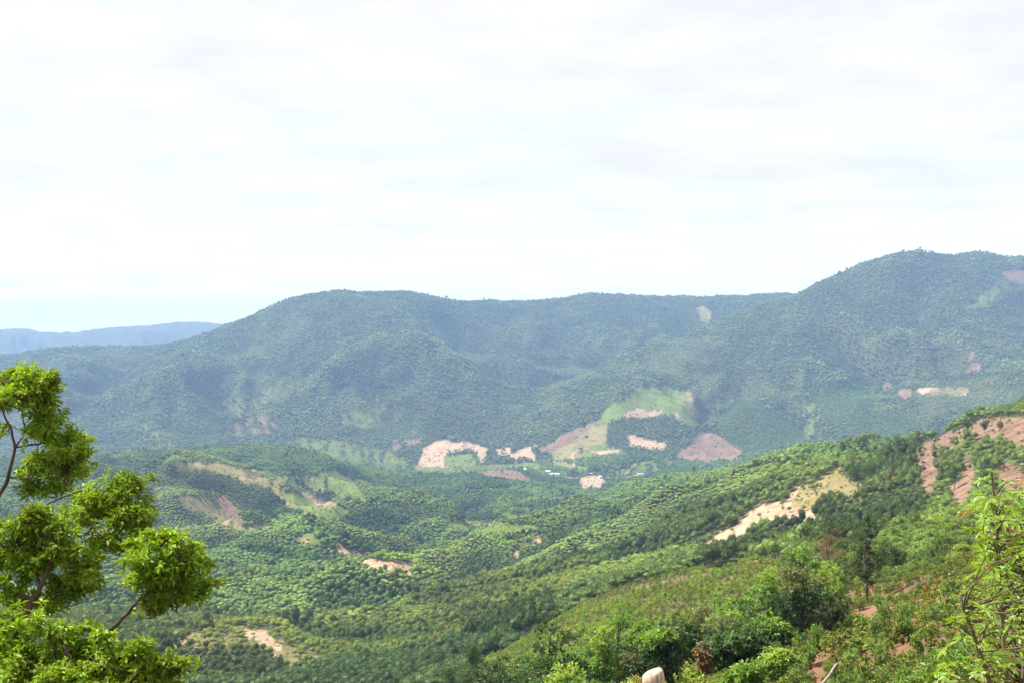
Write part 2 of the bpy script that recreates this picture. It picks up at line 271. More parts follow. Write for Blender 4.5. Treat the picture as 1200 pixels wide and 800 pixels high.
# ------------------------------------------------------------------ land cover: clearings, fields and scars (photo outlines laid on the slope they lie on)
# kind: soil (orange), pink (cleared slope), grass (light field), tan (dry grass); last number: how far it clears the trees
COVER = [
 ('tan', [(200,541),(240,541),(275,545),(300,550),(320,558),(340,572),(352,588),(370,598),(385,612),(372,612),(352,600),(335,590),(318,577),(300,566),(270,556),(235,548),(205,545)],1,2000,3300),
 ('grass',[(375,551),(398,552),(428,582),(420,585),(380,578),(358,574),(365,562)],1,2000,3300),
 ('grass',[(330,577),(355,577),(378,588),(405,596),(407,605),(385,613),(372,606),(350,595)],1,2000,3300),
 ('tan',[(290,553),(310,552),(345,556),(372,556),(362,570),(350,577),(330,575),(312,563)],.7,2000,3300),
 ('soil',[(350,576),(361,577),(386,588),(406,595),(406,598),(388,593),(372,592)],1,2000,3300),
 ('pink',[(247,586),(262,580),(277,594),(284,611),(262,604)],1,1500,3300),
 ('tan',[(205,575),(245,586),(262,604),(288,616),(316,613),(302,623),(262,613),(225,594)],1,1500,3300),
 ('grass',[(345,630),(365,622),(374,635),(355,640)],1,1200,3000),
 ('soil',[(352,632),(360,626),(366,628),(362,634),(354,637)],1,1200,3000),
 ('soil',[(388,640),(407,644),(432,650),(450,659),(486,658),(486,667),(440,667),(425,657),(397,648)],1,1000,2600),
 ('soil',[(185,742),(227,742),(236,757),(185,758)],1,500,1500),
 ('tan',[(180,736),(230,738),(282,732),(335,748),(380,765),(373,778),(343,780),(318,762),(280,746),(240,760),(180,760)],.72,500,1500),
 ('soil',[(280,733),(312,740),(332,757),(327,763),(300,750)],1,500,1500),
 ('grass',[(530,609),(580,611),(640,619),(632,627),(540,619)],.9,1500,3000),
 ('soil',[(627,628),(638,626),(632,637),(623,637)],1,1200,3000),
 ('soil',[(601,645),(606,645),(605,655),(602,655)],1,1000,3000),
 ('soil',[(497,526),(510,517),(525,513),(547,518),(560,521),(573,525),(567,541),(562,541),(552,526),(525,526),(517,546),(512,546),(522,526),(507,526),(500,548),(488,548),(496,535)],1,3500,4400),
 ('grass',[(484,546),(632,543),(632,553),(484,556)],.9,3300,4300),
 ('soil',[(487,549),(497,533),(512,523),(527,525),(523,547)],.92,3500,4400),
 ('soil',[(636,556),(700,559),(758,556),(758,558),(700,561),(636,558)],.92,2400,4200),
 ('grass',[(524,532),(549,532),(558,541),(545,547),(522,547)],.9,3500,4400),
 ('soil',[(577,526),(595,524),(597,530),(585,535)],1,3500,4400),
 ('soil',[(594,533),(615,525),(628,535),(627,540),(607,536),(600,543),(602,536)],1,3500,4400),
 ('soil',[(605,530),(630,521),(631,523),(606,533)],1,3500,4500),
 ('pink',[(560,554),(585,548),(607,554),(625,565),(610,567),(580,561)],1,3000,3800),
 ('pink',[(454,528),(460,512),(495,497),(506,512),(480,527)],.8,3700,5200),
 ('pink',[(267,500),(305,485),(332,500),(325,509),(275,511)],.55,3700,5200),
 ('pink',[(360,528),(385,520),(415,523),(420,534),(385,536)],.8,3500,5000),
 ('grass',[(330,512),(390,515),(440,525),(470,535),(500,548),(470,549),(400,540),(350,532),(320,522)],.7,3200,4600),
 ('grass',[(300,532),(400,540),(480,550),(480,556),(400,548)],.6,3200,4600),
 ('tan',[(666,576),(685,584),(681,592),(667,585)],1,2000,3500),
 ('soil',[(680,562),(700,560),(714,564),(702,573),(684,574)],1,2200,3900),
 ('pink',[(632,526),(660,508),(697,495),(692,515),(665,518),(648,531)],1,3500,5000),
 ('tan',[(692,500),(714,496),(711,521),(688,531),(672,546),(648,543),(645,530),(675,515)],1,3500,5000),
 ('soil',[(671,530),(676,527),(674,535),(676,545),(672,545),(671,536)],1,3500,5000),
 ('grass',[(690,524),(712,520),(735,530),(715,545),(680,552),(676,542)],.95,3400,4800),
 ('grass',[(722,470),(755,454),(780,453),(800,458),(806,475),(815,488),(805,499),(790,486),(755,487),(730,481),(710,497),(693,500),(708,482)],1,3700,4700),
 ('soil',[(727,482),(750,478),(775,482),(770,486),(750,488),(732,487)],1,3700,4700),
 ('soil',[(787,479),(796,482),(801,489),(792,489)],1,3700,4700),
 ('tan',[(800,458),(806,460),(812,480),(816,490),(808,486),(803,472)],1,3700,4700),
 ('soil',[(735,509),(757,513),(781,522),(775,527),(757,523),(736,521)],1,3700,4700),
 ('soil',[(690,531),(722,525),(724,529),(700,534)],1,3600,4700),
 ('pink',[(791,536),(822,506),(836,506),(868,527),(860,538),(830,541),(805,540)],1,3500,4300),
 ('grass',[(686,556),(735,545),(770,537),(800,541),(760,554),(700,559)],.85,3000,4000),
 ('tan',[(728,552),(750,541),(752,543),(732,554)],1,3000,4000),
 ('grass',[(600,548),(690,551),(690,556),(640,558),(605,553)],.7,3200,4000),
 ('pink',[(1070,530),(1080,516),(1107,505),(1130,500),(1150,490),(1205,488),(1290,476),(1290,515),(1205,522),(1185,516),(1157,514),(1135,515),(1117,520),(1105,537),(1094,560),(1092,577),(1082,568),(1070,552)],1,400,1100),
 ('grass',[(1107,538),(1120,516),(1135,513),(1157,515),(1185,517),(1205,523),(1290,520),(1290,532),(1200,532),(1170,536),(1140,533)],.85,400,1100),
 ('pink',[(1125,537),(1142,534),(1144,575),(1132,592),(1113,582),(1109,572),(1127,558)],1,400,1100),
 ('pink',[(1167,538),(1200,550),(1240,560),(1240,592),(1200,590),(1172,576)],1,400,1100),
 ('soil',[(957,594),(953,607),(933,610),(900,607),(868,625),(834,642),(812,648),(847,623),(886,594),(915,587)],1,500,1300),
 ('tan',[(915,586),(985,546),(992,560),(1022,570),(995,584),(970,584),(957,597),(925,592)],1,500,1300),
 ('soil',[(918,588),(926,576),(938,566),(943,568),(930,581),(926,590)],1,500,1300),
 ('pink',[(700,704),(780,680),(870,662),(912,648),(912,652),(870,667),(780,685),(704,708)],.9,350,760),
 ('tan',[(640,744),(668,726),(720,712),(722,718),(690,728),(660,745),(646,756)],.5,300,760),
 ('grass',[(1133,360),(1173,327),(1200,317),(1230,310),(1230,333),(1173,341),(1140,368)],.8,4000,5600),
 ('pink',[(1171,320),(1185,316),(1240,318),(1240,332),(1200,331),(1180,327)],1,4000,5600),
 ('pink',[(1030,451),(1045,450),(1044,456),(1030,457)],1,3700,5000),
 ('pink',[(1052,456),(1066,455),(1068,466),(1058,465)],1,3700,5000),
 ('soil',[(1076,453),(1100,453),(1101,457),(1078,458)],1,3700,5000),
 ('soil',[(1122,456),(1134,457),(1133,461),(1124,460)],1,3700,5000),
 ('pink',[(1130,433),(1140,427),(1151,427),(1148,434),(1132,437)],1,3700,5000),
 ('pink',[(1135,412),(1142,410),(1143,418),(1137,419)],1,3700,5000),
 ('tan',[(1090,455),(1130,452),(1140,456),(1120,462),(1090,460)],.8,3700,5000),
 ('tan',[(814,362),(822,359),(838,374),(832,379),(824,375)],.9,5600,6700),
 ('tan',[(470,366),(478,366),(530,408),(556,446),(546,440),(522,412)],.45,4700,5900),
 ('grass',[(268,475),(290,450),(316,440),(320,465),(300,482),(275,490)],.5,3900,5900),
 ('grass',[(160,498),(172,494),(195,515),(200,525),(185,520)],.8,3900,5000),
 ('grass',[(400,485),(430,478),(440,490),(425,500),(402,498)],.7,3900,5200),
 ('grass',[(840,470),(862,464),(850,478),(835,500),(825,502),(830,485)],.75,3800,4700),
 ('grass',[(937,475),(965,470),(960,490),(950,515),(940,518),(945,500)],.7,3700,4700),
]
# even-aged plantation stands on the far foothills (tight even canopy)
STANDS = [
 ([(840,482),(866,466),(892,476),(942,507),(946,518),(915,529),(870,529),(840,508)],.92),
 ([(950,465),(975,450),(1020,447),(1030,470),(1010,490),(965,495)],1.05),
 ([(975,495),(1010,480),(1050,485),(1080,497),(1060,510),(1000,520)],.95),
 ([(710,520),(715,490),(750,488),(785,491),(800,502),(770,511),(737,508),(735,520),(722,526)],.7),
 ([(650,540),(760,528),(790,530),(770,538),(700,550)],.9),
 ([(400,515),(470,495),(520,490),(520,502),(480,515)],1.1),
]
DARK = [  # darker wood among the hills
 ([(110,535),(200,545),(235,550),(282,560),(317,575),(342,590),(372,611),(360,617),(325,611),(290,613),(277,595),(262,581),(245,584),(232,577),(200,572),(110,560)],.72),
 ([(537,716),(600,712),(648,704),(640,752),(545,754)],.68),
 ([(185,760),(330,765),(330,800),(185,800)],.62),
 ([(460,590),(560,596),(600,608),(560,613),(480,607)],.72),
 ([(540,560),(590,562),(600,572),(545,575)],.75),
 ([(760,620),(905,560),(920,566),(850,612),(770,650)],.8),
 ([(790,623),(833,600),(847,583),(827,596),(800,620)],.55), ([(787,646),(817,640),(877,596),(860,600),(817,630)],.6), ([(783,680),(867,663),(927,650),(923,636),(850,650),(800,673)],.62),
 ([(600,706),(643,706),(647,733),(620,756),(600,750)],.62), ([(840,623),(933,610),(920,634),(853,648),(800,664)],1.25), ([(985,692),(1050,640),(1150,598),(1210,590),(1210,650),(1120,676),(1060,690)],1.3),
 ([(900,620),(990,580),(1080,575),(1090,600),(1050,635),(985,680),(930,640)],.72), ([(230,690),(400,670),(500,690),(520,720),(380,735),(250,720)],1.2), ([(420,690),(520,680),(610,690),(590,705),(500,712)],.8),
 ([(340,640),(460,628),(520,640),(420,652)],.75),
]
LIGHTP = [[(318,613),(330,607),(348,606),(364,615),(362,625),(335,622),(322,622)], [(548,628),(560,622),(578,624),(596,635),(588,646),(556,643)], [(440,655),(470,650),(500,655),(495,661),(445,662)]]
def inside(px, py, poly):
    P = np.array(poly, float); r = np.zeros(px.shape, bool)
    bb = (px >= P[:, 0].min()) & (px <= P[:, 0].max()) & (py >= P[:, 1].min()) & (py <= P[:, 1].max())
    if not bb.any(): return r
    x = px[bb]; y = py[bb]; c = np.zeros(x.shape, bool); j = len(P)-1
    for i in range(len(P)):
        xi, yi = P[i]; xj, yj = P[j]
        if yi != yj: c ^= ((yi > y) != (yj > y)) & (x < (xj-xi)*(y-yi)/(yj-yi)+xi)
        j = i
    r[bb] = c; return r
def warp_pix(x, Y, z, amt=1.0):
    px, py = pix(x, np.maximum(Y, 5.0), z)
    sc = np.clip(Y, 50, 6000)*0.012
    px = px+amt*6.0*fbm(x/sc/1.6, Y/sc/3.2, 4); py = py+amt*2.6*fbm(x/sc/1.6+50, Y/sc/3.2+9, 3)
    return px, py
KIDX = {'soil': 0, 'pink': 1, 'grass': 2, 'tan': 3}
def cover(x, Y, z):
    px, py = warp_pix(x, Y, z)
    W = np.zeros(x.shape+(4,), np.float32); clear = np.zeros(x.shape, np.float32)
    ok = (Y > 200) & seen(x, Y, z, 0.004)
    sc = np.clip(Y*0.0045, 3.0, 26.0); Yq = Y*3.5+z*1.5; mott = fbm(x/sc, Yq/sc, 3)+0.5*fbm(x/sc/5+8, Yq/sc/5, 2)
    hard = smooth(mott, -1.05, -0.45); soft = smooth(mott, -0.45, 0.35)
    for kind, poly, cl, ya, yb in COVER:
        m = ok & (Y > ya) & (Y < yb) & inside(px, py, poly)
        q = (hard if cl >= 0.9 else soft)[m]*cl; W[m] *= (1-q)[:, None]; W[m, KIDX[kind]] = q; clear[m] = np.maximum(clear[m]*(1-cl), q)
    return W, clear
# the brushy hillside below the viewpoint (no plantation there)
NEAR_POLY = [(520,830),(600,775),(640,742),(700,708),(780,683),(870,666),(950,668),(985,698),(1060,690),(1120,677),(1200,655),(1420,610),(1420,2400),(520,2400)]
def is_near(x, Y, z):
    px, py = pix(x, np.maximum(Y, 3.0), z)
    lim = np.interp(px, [600, 640, 870, 950, 1000, 1060, 1120, 1200, 1400], [470, 490, 435, 345, 238, 218, 203, 198, 198])
    return (Y < lim) & (px > 560-0.0*Y)

# ------------------------------------------------------------------ mesh helpers
def mesh_np(name, V, faces, mats=(), fmat=None, smooth_=False):
    """faces: list of int arrays (n,k)"""
    me = bpy.data.meshes.new(name)
    V = np.asarray(V, np.float32)
    me.vertices.add(len(V)); me.vertices.foreach_set('co', V.ravel())
    faces = [np.asarray(f, np.int32) for f in faces if len(f)]
    tot = np.concatenate([np.full(len(f), f.shape[1], np.int32) for f in faces]); idx = np.concatenate([f.ravel() for f in faces])
    me.loops.add(len(idx)); me.loops.foreach_set('vertex_index', idx)
    me.polygons.add(len(tot)); st = np.concatenate([[0], np.cumsum(tot)[:-1]]).astype(np.int32)
    me.polygons.foreach_set('loop_start', st); me.polygons.foreach_set('loop_total', tot)
    if fmat is not None: me.polygons.foreach_set('material_index', np.asarray(fmat, np.int32))
    me.polygons.foreach_set('use_smooth', np.full(len(tot), bool(smooth_)))
    for m in mats: me.materials.append(m)
    me.update(calc_edges=True)
    return me
def link(name, me, parent=None, loc=(0, 0, 0)):
    o = bpy.data.objects.new(name, me); scene.collection.objects.link(o); o.location = loc
    if parent is not None: o.parent = parent
    return o
def tag(o, label=None, cat=None, group=None, kind=None):
    if label: o['label'] = label
    if cat: o['category'] = cat
    if group: o['group'] = group
    if kind: o['kind'] = kind
    return o
class MB:
    """collects pieces of ONE part"""
    def __init__(s): s.V = []; s.F = {3: [], 4: []}; s.M = {3: [], 4: []}; s.n = 0
    def add(s, V, F, mi=0):
        V = np.asarray(V, float); F = np.asarray(F, int); k = F.shape[1]
        s.V.append(V); s.F[k].append(F+s.n); s.M[k].append(np.full(len(F), mi)); s.n += len(V)
    def mesh(s, name, mats, smooth_=False):
        fs = [np.concatenate(s.F[k]) for k in (3, 4) if s.F[k]]; fm = np.concatenate([np.concatenate(s.M[k]) for k in (3, 4) if s.F[k]])
        return mesh_np(name, np.concatenate(s.V), fs, mats, fm, smooth_)
def tube(mb, P, Rr, n=7, mi=0, cap=True):
    P = np.asarray(P, float); m = len(P); rings = []
    prev = None
    for i in range(m):
        t = P[min(i+1, m-1)]-P[max(i-1, 0)]; t /= (np.linalg.norm(t)+1e-9)
        a = np.array([1.0, 0, 0]) if abs(t[0]) < 0.8 else np.array([0, 1.0, 0])
        if prev is not None: a = prev
        u = a-t*np.dot(a, t); u /= np.linalg.norm(u); w = np.cross(t, u); prev = u
        an = np.arange(n)*2*np.pi/n
        rings.append(P[i]+Rr[i]*(np.cos(an)[:, None]*u+np.sin(an)[:, None]*w))
    V = np.concatenate(rings); F = []
    for i in range(m-1):
        for k in range(n): F.append((i*n+k, i*n+(k+1) % n, (i+1)*n+(k+1) % n, (i+1)*n+k))
    mb.add(V, F, mi)
    if cap:
        c = P[-1]; V2 = np.vstack([rings[-1], c+(P[-1]-P[-2])/(np.linalg.norm(P[-1]-P[-2])+1e-9)*Rr[-1]*0.4])
        mb.add(V2, [(k, (k+1) % n, n) for k in range(n)], mi)
def bend(a, b, sag=0.1, n=6, rg=None):
    rg = rg or rng
    a = np.asarray(a, float); b = np.asarray(b, float); t = np.linspace(0, 1, n)[:, None]
    P = a*(1-t)+b*t; L = np.linalg.norm(b-a); off = rg.normal(0, 1, 3)*sag*L
    P = P+np.sin(t*np.pi)*off+rg.normal(0, 0.018*L, (n, 3))*np.sin(t*np.pi)
    return P
def leaves(mb, C, D, U, L, W, mi=0, fold=0.25, droop=0.15):
    """leaf blades: base C, direction D, rough normal U, length L, width W; two folded quads each"""
    n = len(C); D = D/np.linalg.norm(D, axis=1, keepdims=True)
    S = np.cross(D, U); S /= (np.linalg.norm(S, axis=1, keepdims=True)+1e-9); Nn = np.cross(S, D)
    L = np.broadcast_to(L, (n,))[:, None]; W = np.broadcast_to(W, (n,))[:, None]
    b = C; t = C+D*L-Nn*droop*L
    m1 = C+D*L*0.32; m2 = C+D*L*0.68-Nn*droop*L*0.4
    l1 = m1+S*W*0.5+Nn*W*fold; r1 = m1-S*W*0.5+Nn*W*fold
    l2 = m2+S*W*0.42+Nn*W*fold; r2 = m2-S*W*0.42+Nn*W*fold
    V = np.stack([b, l1, l2, t, r2, r1], 1).reshape(-1, 3); k = np.arange(n)[:, None]*6
    mb.add(V, np.vstack([k+np.array([0, 3, 2, 1]), k+np.array([0, 5, 4, 3])]), mi)
def unit(v): return v/(np.linalg.norm(v, axis=-1, keepdims=True)+1e-9)
def rdir(n, rg): return unit(rg.normal(size=(n, 3)))
def clump_leaves(mb, c, rad, n, size, rg, mi=0, aspect=0.55, shell=0.45, top=0.3, updir=0.5, fold=0.2):
    """leaf blades through one clump of foliage (ellipsoid), thicker towards its surface and top"""
    d = rdir(n, rg); d[:, 2] = np.where((d[:, 2] < -0.2) & (rg.random(n) < top), -d[:, 2], d[:, 2])
    rr = rg.random(n)**shell
    P = np.asarray(c)+d*rr[:, None]*np.asarray(rad)*(1+0.12*rg.normal(size=(n, 1)))
    D = unit(d*0.9+rdir(n, rg)*0.8+np.array([0, 0, -0.15])); U = unit(d*0.6+np.array([0, 0, updir])+rdir(n, rg)*0.5)
    s = size*rg.uniform(0.65, 1.3, n)
    leaves(mb, P-D*s[:, None]*0.5, D, U, s, s*aspect, mi, fold)
_ico = {}
def ico(sub):
    if sub in _ico: return _ico[sub]
    import bmesh
    bm = bmesh.new(); bmesh.ops.create_icosphere(bm, subdivisions=sub, radius=1.0)
    bm.verts.ensure_lookup_table(); V = np.array([v.co[:] for v in bm.verts]); F = np.array([[v.index for v in f.verts] for f in bm.faces]); bm.free()
    _ico[sub] = (V, F); return V, F
def core(mb, c, rad, rg, mi=0, sub=1, amp=0.22):
    V, F = ico(sub); mb.add(np.asarray(c)+V*np.asarray(rad)*(1+amp*rg.uniform(-1, 1, (len(V), 1))), F, mi)

# ------------------------------------------------------------------ materials
def new_mat(name):
    m = bpy.data.materials.new(name); m.use_nodes = True; nt = m.node_tree; nt.nodes.clear()
    return m, nt, N(nt, 'ShaderNodeOutputMaterial')
def leaf_mat(name, col, tone=None, var=0.35, trans=0.3, rough=0.55, nscale=1.5, hue=0.03, spec=0.25):
    """col base colour; tone: 'INSTANCER' (per-tree attribute), 'OBJECT' (object colour) or None"""
    m, nt, out = new_mat(name)
    geo = N(nt, 'ShaderNodeTexCoord'); nz = N(nt, 'ShaderNodeTexNoise', inp={'Scale': nscale, 'Detail': 3.0}); LK(nt, geo.outputs['Object'], nz.inputs['Vector'])
    oi = N(nt, 'ShaderNodeObjectInfo')
    gm = N(nt, 'ShaderNodeNewGeometry')
    v = N(nt, 'ShaderNodeMapRange', inp={1: 0.3, 2: 0.7, 3: 1-var, 4: 1+var}); LK(nt, nz.outputs[0], v.inputs[0])
    ri = N(nt, 'ShaderNodeMapRange', inp={1: 0.0, 2: 1.0, 3: 1-var*0.7, 4: 1+var*0.7}); LK(nt, gm.outputs['Random Per Island'], ri.inputs[0])
    mul = N(nt, 'ShaderNodeMath', operation='MULTIPLY'); LK(nt, v.outputs[0], mul.inputs[0]); LK(nt, ri.outputs[0], mul.inputs[1])
    hv = N(nt, 'ShaderNodeHueSaturation', inp={'Color': (*col, 1)}); LK(nt, mul.outputs[0], hv.inputs['Value'])
    hr = N(nt, 'ShaderNodeMapRange', inp={1: 0, 2: 1, 3: 0.5-hue, 4: 0.5+hue}); LK(nt, gm.outputs['Random Per Island'], hr.inputs[0]); LK(nt, hr.outputs[0], hv.inputs['Hue'])
    c = hv.outputs[0]
    if tone:
        mm = N(nt, 'ShaderNodeMix', data_type='RGBA', blend_type='MULTIPLY'); mm.inputs[0].default_value = 1.0
        LK(nt, c, mm.inputs[6])
        if tone == 'INSTANCER':
            at = N(nt, 'ShaderNodeAttribute', attribute_type='INSTANCER', attribute_name='tone'); LK(nt, at.outputs['Color'], mm.inputs[7])
        else: LK(nt, oi.outputs['Color'], mm.inputs[7])
        c = mm.outputs[2]
    bs = N(nt, 'ShaderNodeBsdfPrincipled', inp={'Roughness': rough, 'Specular IOR Level': spec}); LK(nt, c, bs.inputs['Base Color'])
    if trans > 0:
        tr = N(nt, 'ShaderNodeBsdfTranslucent'); hs = N(nt, 'ShaderNodeHueSaturation', inp={'Hue': 0.485, 'Saturation': 1.1, 'Value': 1.5}); LK(nt, c, hs.inputs['Color']); LK(nt, hs.outputs[0], tr.inputs[0])
        ms = N(nt, 'ShaderNodeMixShader', inp={0: trans}); LK(nt, bs.outputs[0], ms.inputs[1]); LK(nt, tr.outputs[0], ms.inputs[2]); LK(nt, ms.outputs[0], out.inputs[0])
    else: LK(nt, bs.outputs[0], out.inputs[0])
    return m
def bark_mat(name, c1, c2, scale=8.0):
    m, nt, out = new_mat(name)
    tc = N(nt, 'ShaderNodeTexCoord'); mp = N(nt, 'ShaderNodeMapping'); mp.inputs['Scale'].default_value = (1, 1, 0.25); LK(nt, tc.outputs['Object'], mp.inputs[0])
    nz = N(nt, 'ShaderNodeTexNoise', inp={'Scale': scale, 'Detail': 6.0, 'Roughness': 0.65}); LK(nt, mp.outputs[0], nz.inputs['Vector'])
    rp = N(nt, 'ShaderNodeMix', data_type='RGBA'); rp.inputs[6].default_value = (*c1, 1); rp.inputs[7].default_value = (*c2, 1)
    mr = N(nt, 'ShaderNodeMapRange', inp={1: 0.35, 2: 0.65, 3: 0, 4: 1}); LK(nt, nz.outputs[0], mr.inputs[0]); LK(nt, mr.outputs[0], rp.inputs[0])
    bp = N(nt, 'ShaderNodeBump', inp={'Strength': 0.6, 'Distance': 0.02}); LK(nt, nz.outputs[0], bp.inputs['Height'])
    bs = N(nt, 'ShaderNodeBsdfPrincipled', inp={'Roughness': 0.85, 'Specular IOR Level': 0.2}); LK(nt, rp.outputs[2], bs.inputs['Base Color']); LK(nt, bp.outputs[0], bs.inputs['Normal'])
    LK(nt, bs.outputs[0], out.inputs[0]); return m
def plain_mat(name, col, rough=0.8, var=0.15, scale=3.0):
    m, nt, out = new_mat(name)
    tc = N(nt, 'ShaderNodeTexCoord'); nz = N(nt, 'ShaderNodeTexNoise', inp={'Scale': scale, 'Detail': 5.0}); LK(nt, tc.outputs['Object'], nz.inputs['Vector'])
    mr = N(nt, 'ShaderNodeMapRange', inp={1: 0.3, 2: 0.7, 3: 1-var, 4: 1+var}); LK(nt, nz.outputs[0], mr.inputs[0])
    hv = N(nt, 'ShaderNodeHueSaturation', inp={'Color': (*col, 1)}); LK(nt, mr.outputs[0], hv.inputs['Value'])
    bs = N(nt, 'ShaderNodeBsdfPrincipled', inp={'Roughness': rough}); LK(nt, hv.outputs[0], bs.inputs['Base Color']); LK(nt, bs.outputs[0], out.inputs[0]); return m
def ground_mat():
    m, nt, out = new_mat('hillside_ground')
    geo = N(nt, 'ShaderNodeNewGeometry')
    def noise(s, d=5.0, ro=0.6):
        n = N(nt, 'ShaderNodeTexNoise', inp={'Scale': s, 'Detail': d, 'Roughness': ro}); LK(nt, geo.outputs['Position'], n.inputs['Vector']); return n.outputs[0]
    nA, nB, nC, nD = noise(0.02), noise(0.11, 6), noise(0.7, 6), noise(6.0, 5)
    mixn = N(nt, 'ShaderNodeMath', operation='ADD'); LK(nt, nB, mixn.inputs[0]); LK(nt, nC, mixn.inputs[1])
    mixm = N(nt, 'ShaderNodeMath', operation='ADD'); LK(nt, nA, mixm.inputs[0]); LK(nt, mixn.outputs[0], mixm.inputs[1])
    mpz = N(nt, 'ShaderNodeMapping'); mpz.inputs['Scale'].default_value = (0.16, 0.16, 0.012); LK(nt, geo.outputs['Position'], mpz.inputs[0])
    rill = N(nt, 'ShaderNodeTexNoise', inp={'Scale': 1.0, 'Detail': 5.0, 'Roughness': 0.6, 'Distortion': 0.4}); LK(nt, mpz.outputs[0], rill.inputs['Vector'])
    rl = N(nt, 'ShaderNodeMath', operation='MULTIPLY_ADD', inp={1: 1.4, 2: -0.7}); LK(nt, rill.outputs[0], rl.inputs[0])
    nE = N(nt, 'ShaderNodeMath', operation='ADD'); LK(nt, nD, nE.inputs[0]); LK(nt, rl.outputs[0], nE.inputs[1])
    mixd = N(nt, 'ShaderNodeMath', operation='ADD'); LK(nt, nE.outputs[0], mixd.inputs[0]); LK(nt, mixm.outputs[0], mixd.inputs[1])
    f = N(nt, 'ShaderNodeMapRange', inp={1: 1.68, 2: 2.32, 3: 0, 4: 1}); LK(nt, mixd.outputs[0], f.inputs[0])
    def two(a, b):
        x = N(nt, 'ShaderNodeMix', data_type='RGBA'); x.inputs[6].default_value = (*a, 1); x.inputs[7].default_value = (*b, 1); LK(nt, f.outputs[0], x.inputs[0]); return x.outputs[2]
    cur = two((0.04, 0.055, 0.02), (0.09, 0.09, 0.035))
    a1 = N(nt, 'ShaderNodeAttribute', attribute_type='GEOMETRY', attribute_name='cover'); sp = N(nt, 'ShaderNodeSeparateColor'); LK(nt, a1.outputs['Color'], sp.inputs[0])
    a2 = N(nt, 'ShaderNodeAttribute', attribute_type='GEOMETRY', attribute_name='scrub'); 
    outs = [(a2.outputs['Fac'], two((0.10, 0.075, 0.035), (0.22, 0.11, 0.07))), (sp.outputs[0], two((0.25, 0.155, 0.09), (0.43, 0.32, 0.22))), (sp.outputs[1], two((0.105, 0.066, 0.042), (0.25, 0.158, 0.106))),
            (sp.outputs[2], two((0.085, 0.125, 0.022), (0.155, 0.19, 0.04))), (a1.outputs['Alpha'], two((0.15, 0.15, 0.05), (0.25, 0.19, 0.09)))]
    for fac, col in outs:
        x = N(nt, 'ShaderNodeMix', data_type='RGBA'); LK(nt, fac, x.inputs[0]); LK(nt, cur, x.inputs[6]); LK(nt, col, x.inputs[7]); cur = x.outputs[2]
    bp = N(nt, 'ShaderNodeBump', inp={'Strength': 0.5, 'Distance': 0.4}); LK(nt, mixn.outputs[0], bp.inputs['Height'])
    bs = N(nt, 'ShaderNodeBsdfPrincipled', inp={'Roughness': 0.95, 'Specular IOR Level': 0.1}); LK(nt, cur, bs.inputs['Base Color']); LK(nt, bp.outputs[0], bs.inputs['Normal']); LK(nt, bs.outputs[0], out.inputs[0])
    return m

# ------------------------------------------------------------------ the terrain sheet
WCOV, CLEAR = cover(XX, YY, ZZ)
_w2, _c2 = cover(XX, YY, ZZ+np.where(YY > 3300, 4.5, 3.0)); _e = (WCOV.sum(-1) < 0.05)[..., None]; WCOV = np.where(_e, _w2, WCOV)
SCRUB = (is_near(XX, YY, ZZ)*(0.22+0.78*smooth(PXX, 870, 960))).astype(np.float32)
def build_terrain():
    nr, nc = XX.shape
    V = np.stack([XX, YY, ZZ], -1).reshape(-1, 3)
    i = np.arange(nr-1)[:, None]*nc+np.arange(nc-1)[None]
    F = np.stack([i, i+1, i+1+nc, i+nc], -1).reshape(-1, 4)
    me = mesh_np('terrain', V, [F], [ground_mat()], None, True)
    a = me.attributes.new('cover', 'FLOAT_COLOR', 'POINT'); a.data.foreach_set('color', WCOV.reshape(-1, 4).ravel())
    b = me.attributes.new('scrub', 'FLOAT', 'POINT'); b.data.foreach_set('value', SCRUB.ravel())
    o = link('terrain', me); tag(o, kind='structure')
build_terrain()

# ------------------------------------------------------------------ the air: one closed box, pale even volume
def build_haze():
    x0, x1, y0, y1, z0, z1 = -9500, 9500, -60, 15200, float(ZZ.min())-1.0, max(float(ZZ.max())+25, CAM_Z+30)
    V = [(x, y, z) for z in (z0, z1) for y in (y0, y1) for x in (x0, x1)]
    F = [(0, 2, 3, 1), (4, 5, 7, 6), (0, 1, 5, 4), (2, 6, 7, 3), (0, 4, 6, 2), (1, 3, 7, 5)]
    m, nt, out = new_mat('haze_air')
    pv = N(nt, 'ShaderNodeVolumePrincipled'); pv.inputs['Color'].default_value = HAZE_COLOR; pv.inputs['Density'].default_value = HAZE_DENSITY; pv.inputs['Anisotropy'].default_value = 0.0
    LK(nt, pv.outputs[0], out.inputs['Volume'])
    o = link('haze', mesh_np('haze', V, [np.array(F)], [m])); tag(o, 'thin pale blue haze filling the air over the whole valley', 'haze', kind='stuff')
build_haze()
print("terrain", XX.shape, round(time.time()-T0, 1))

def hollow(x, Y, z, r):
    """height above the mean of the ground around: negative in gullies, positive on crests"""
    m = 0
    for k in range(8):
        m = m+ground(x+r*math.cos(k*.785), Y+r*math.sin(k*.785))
    return z-m/8
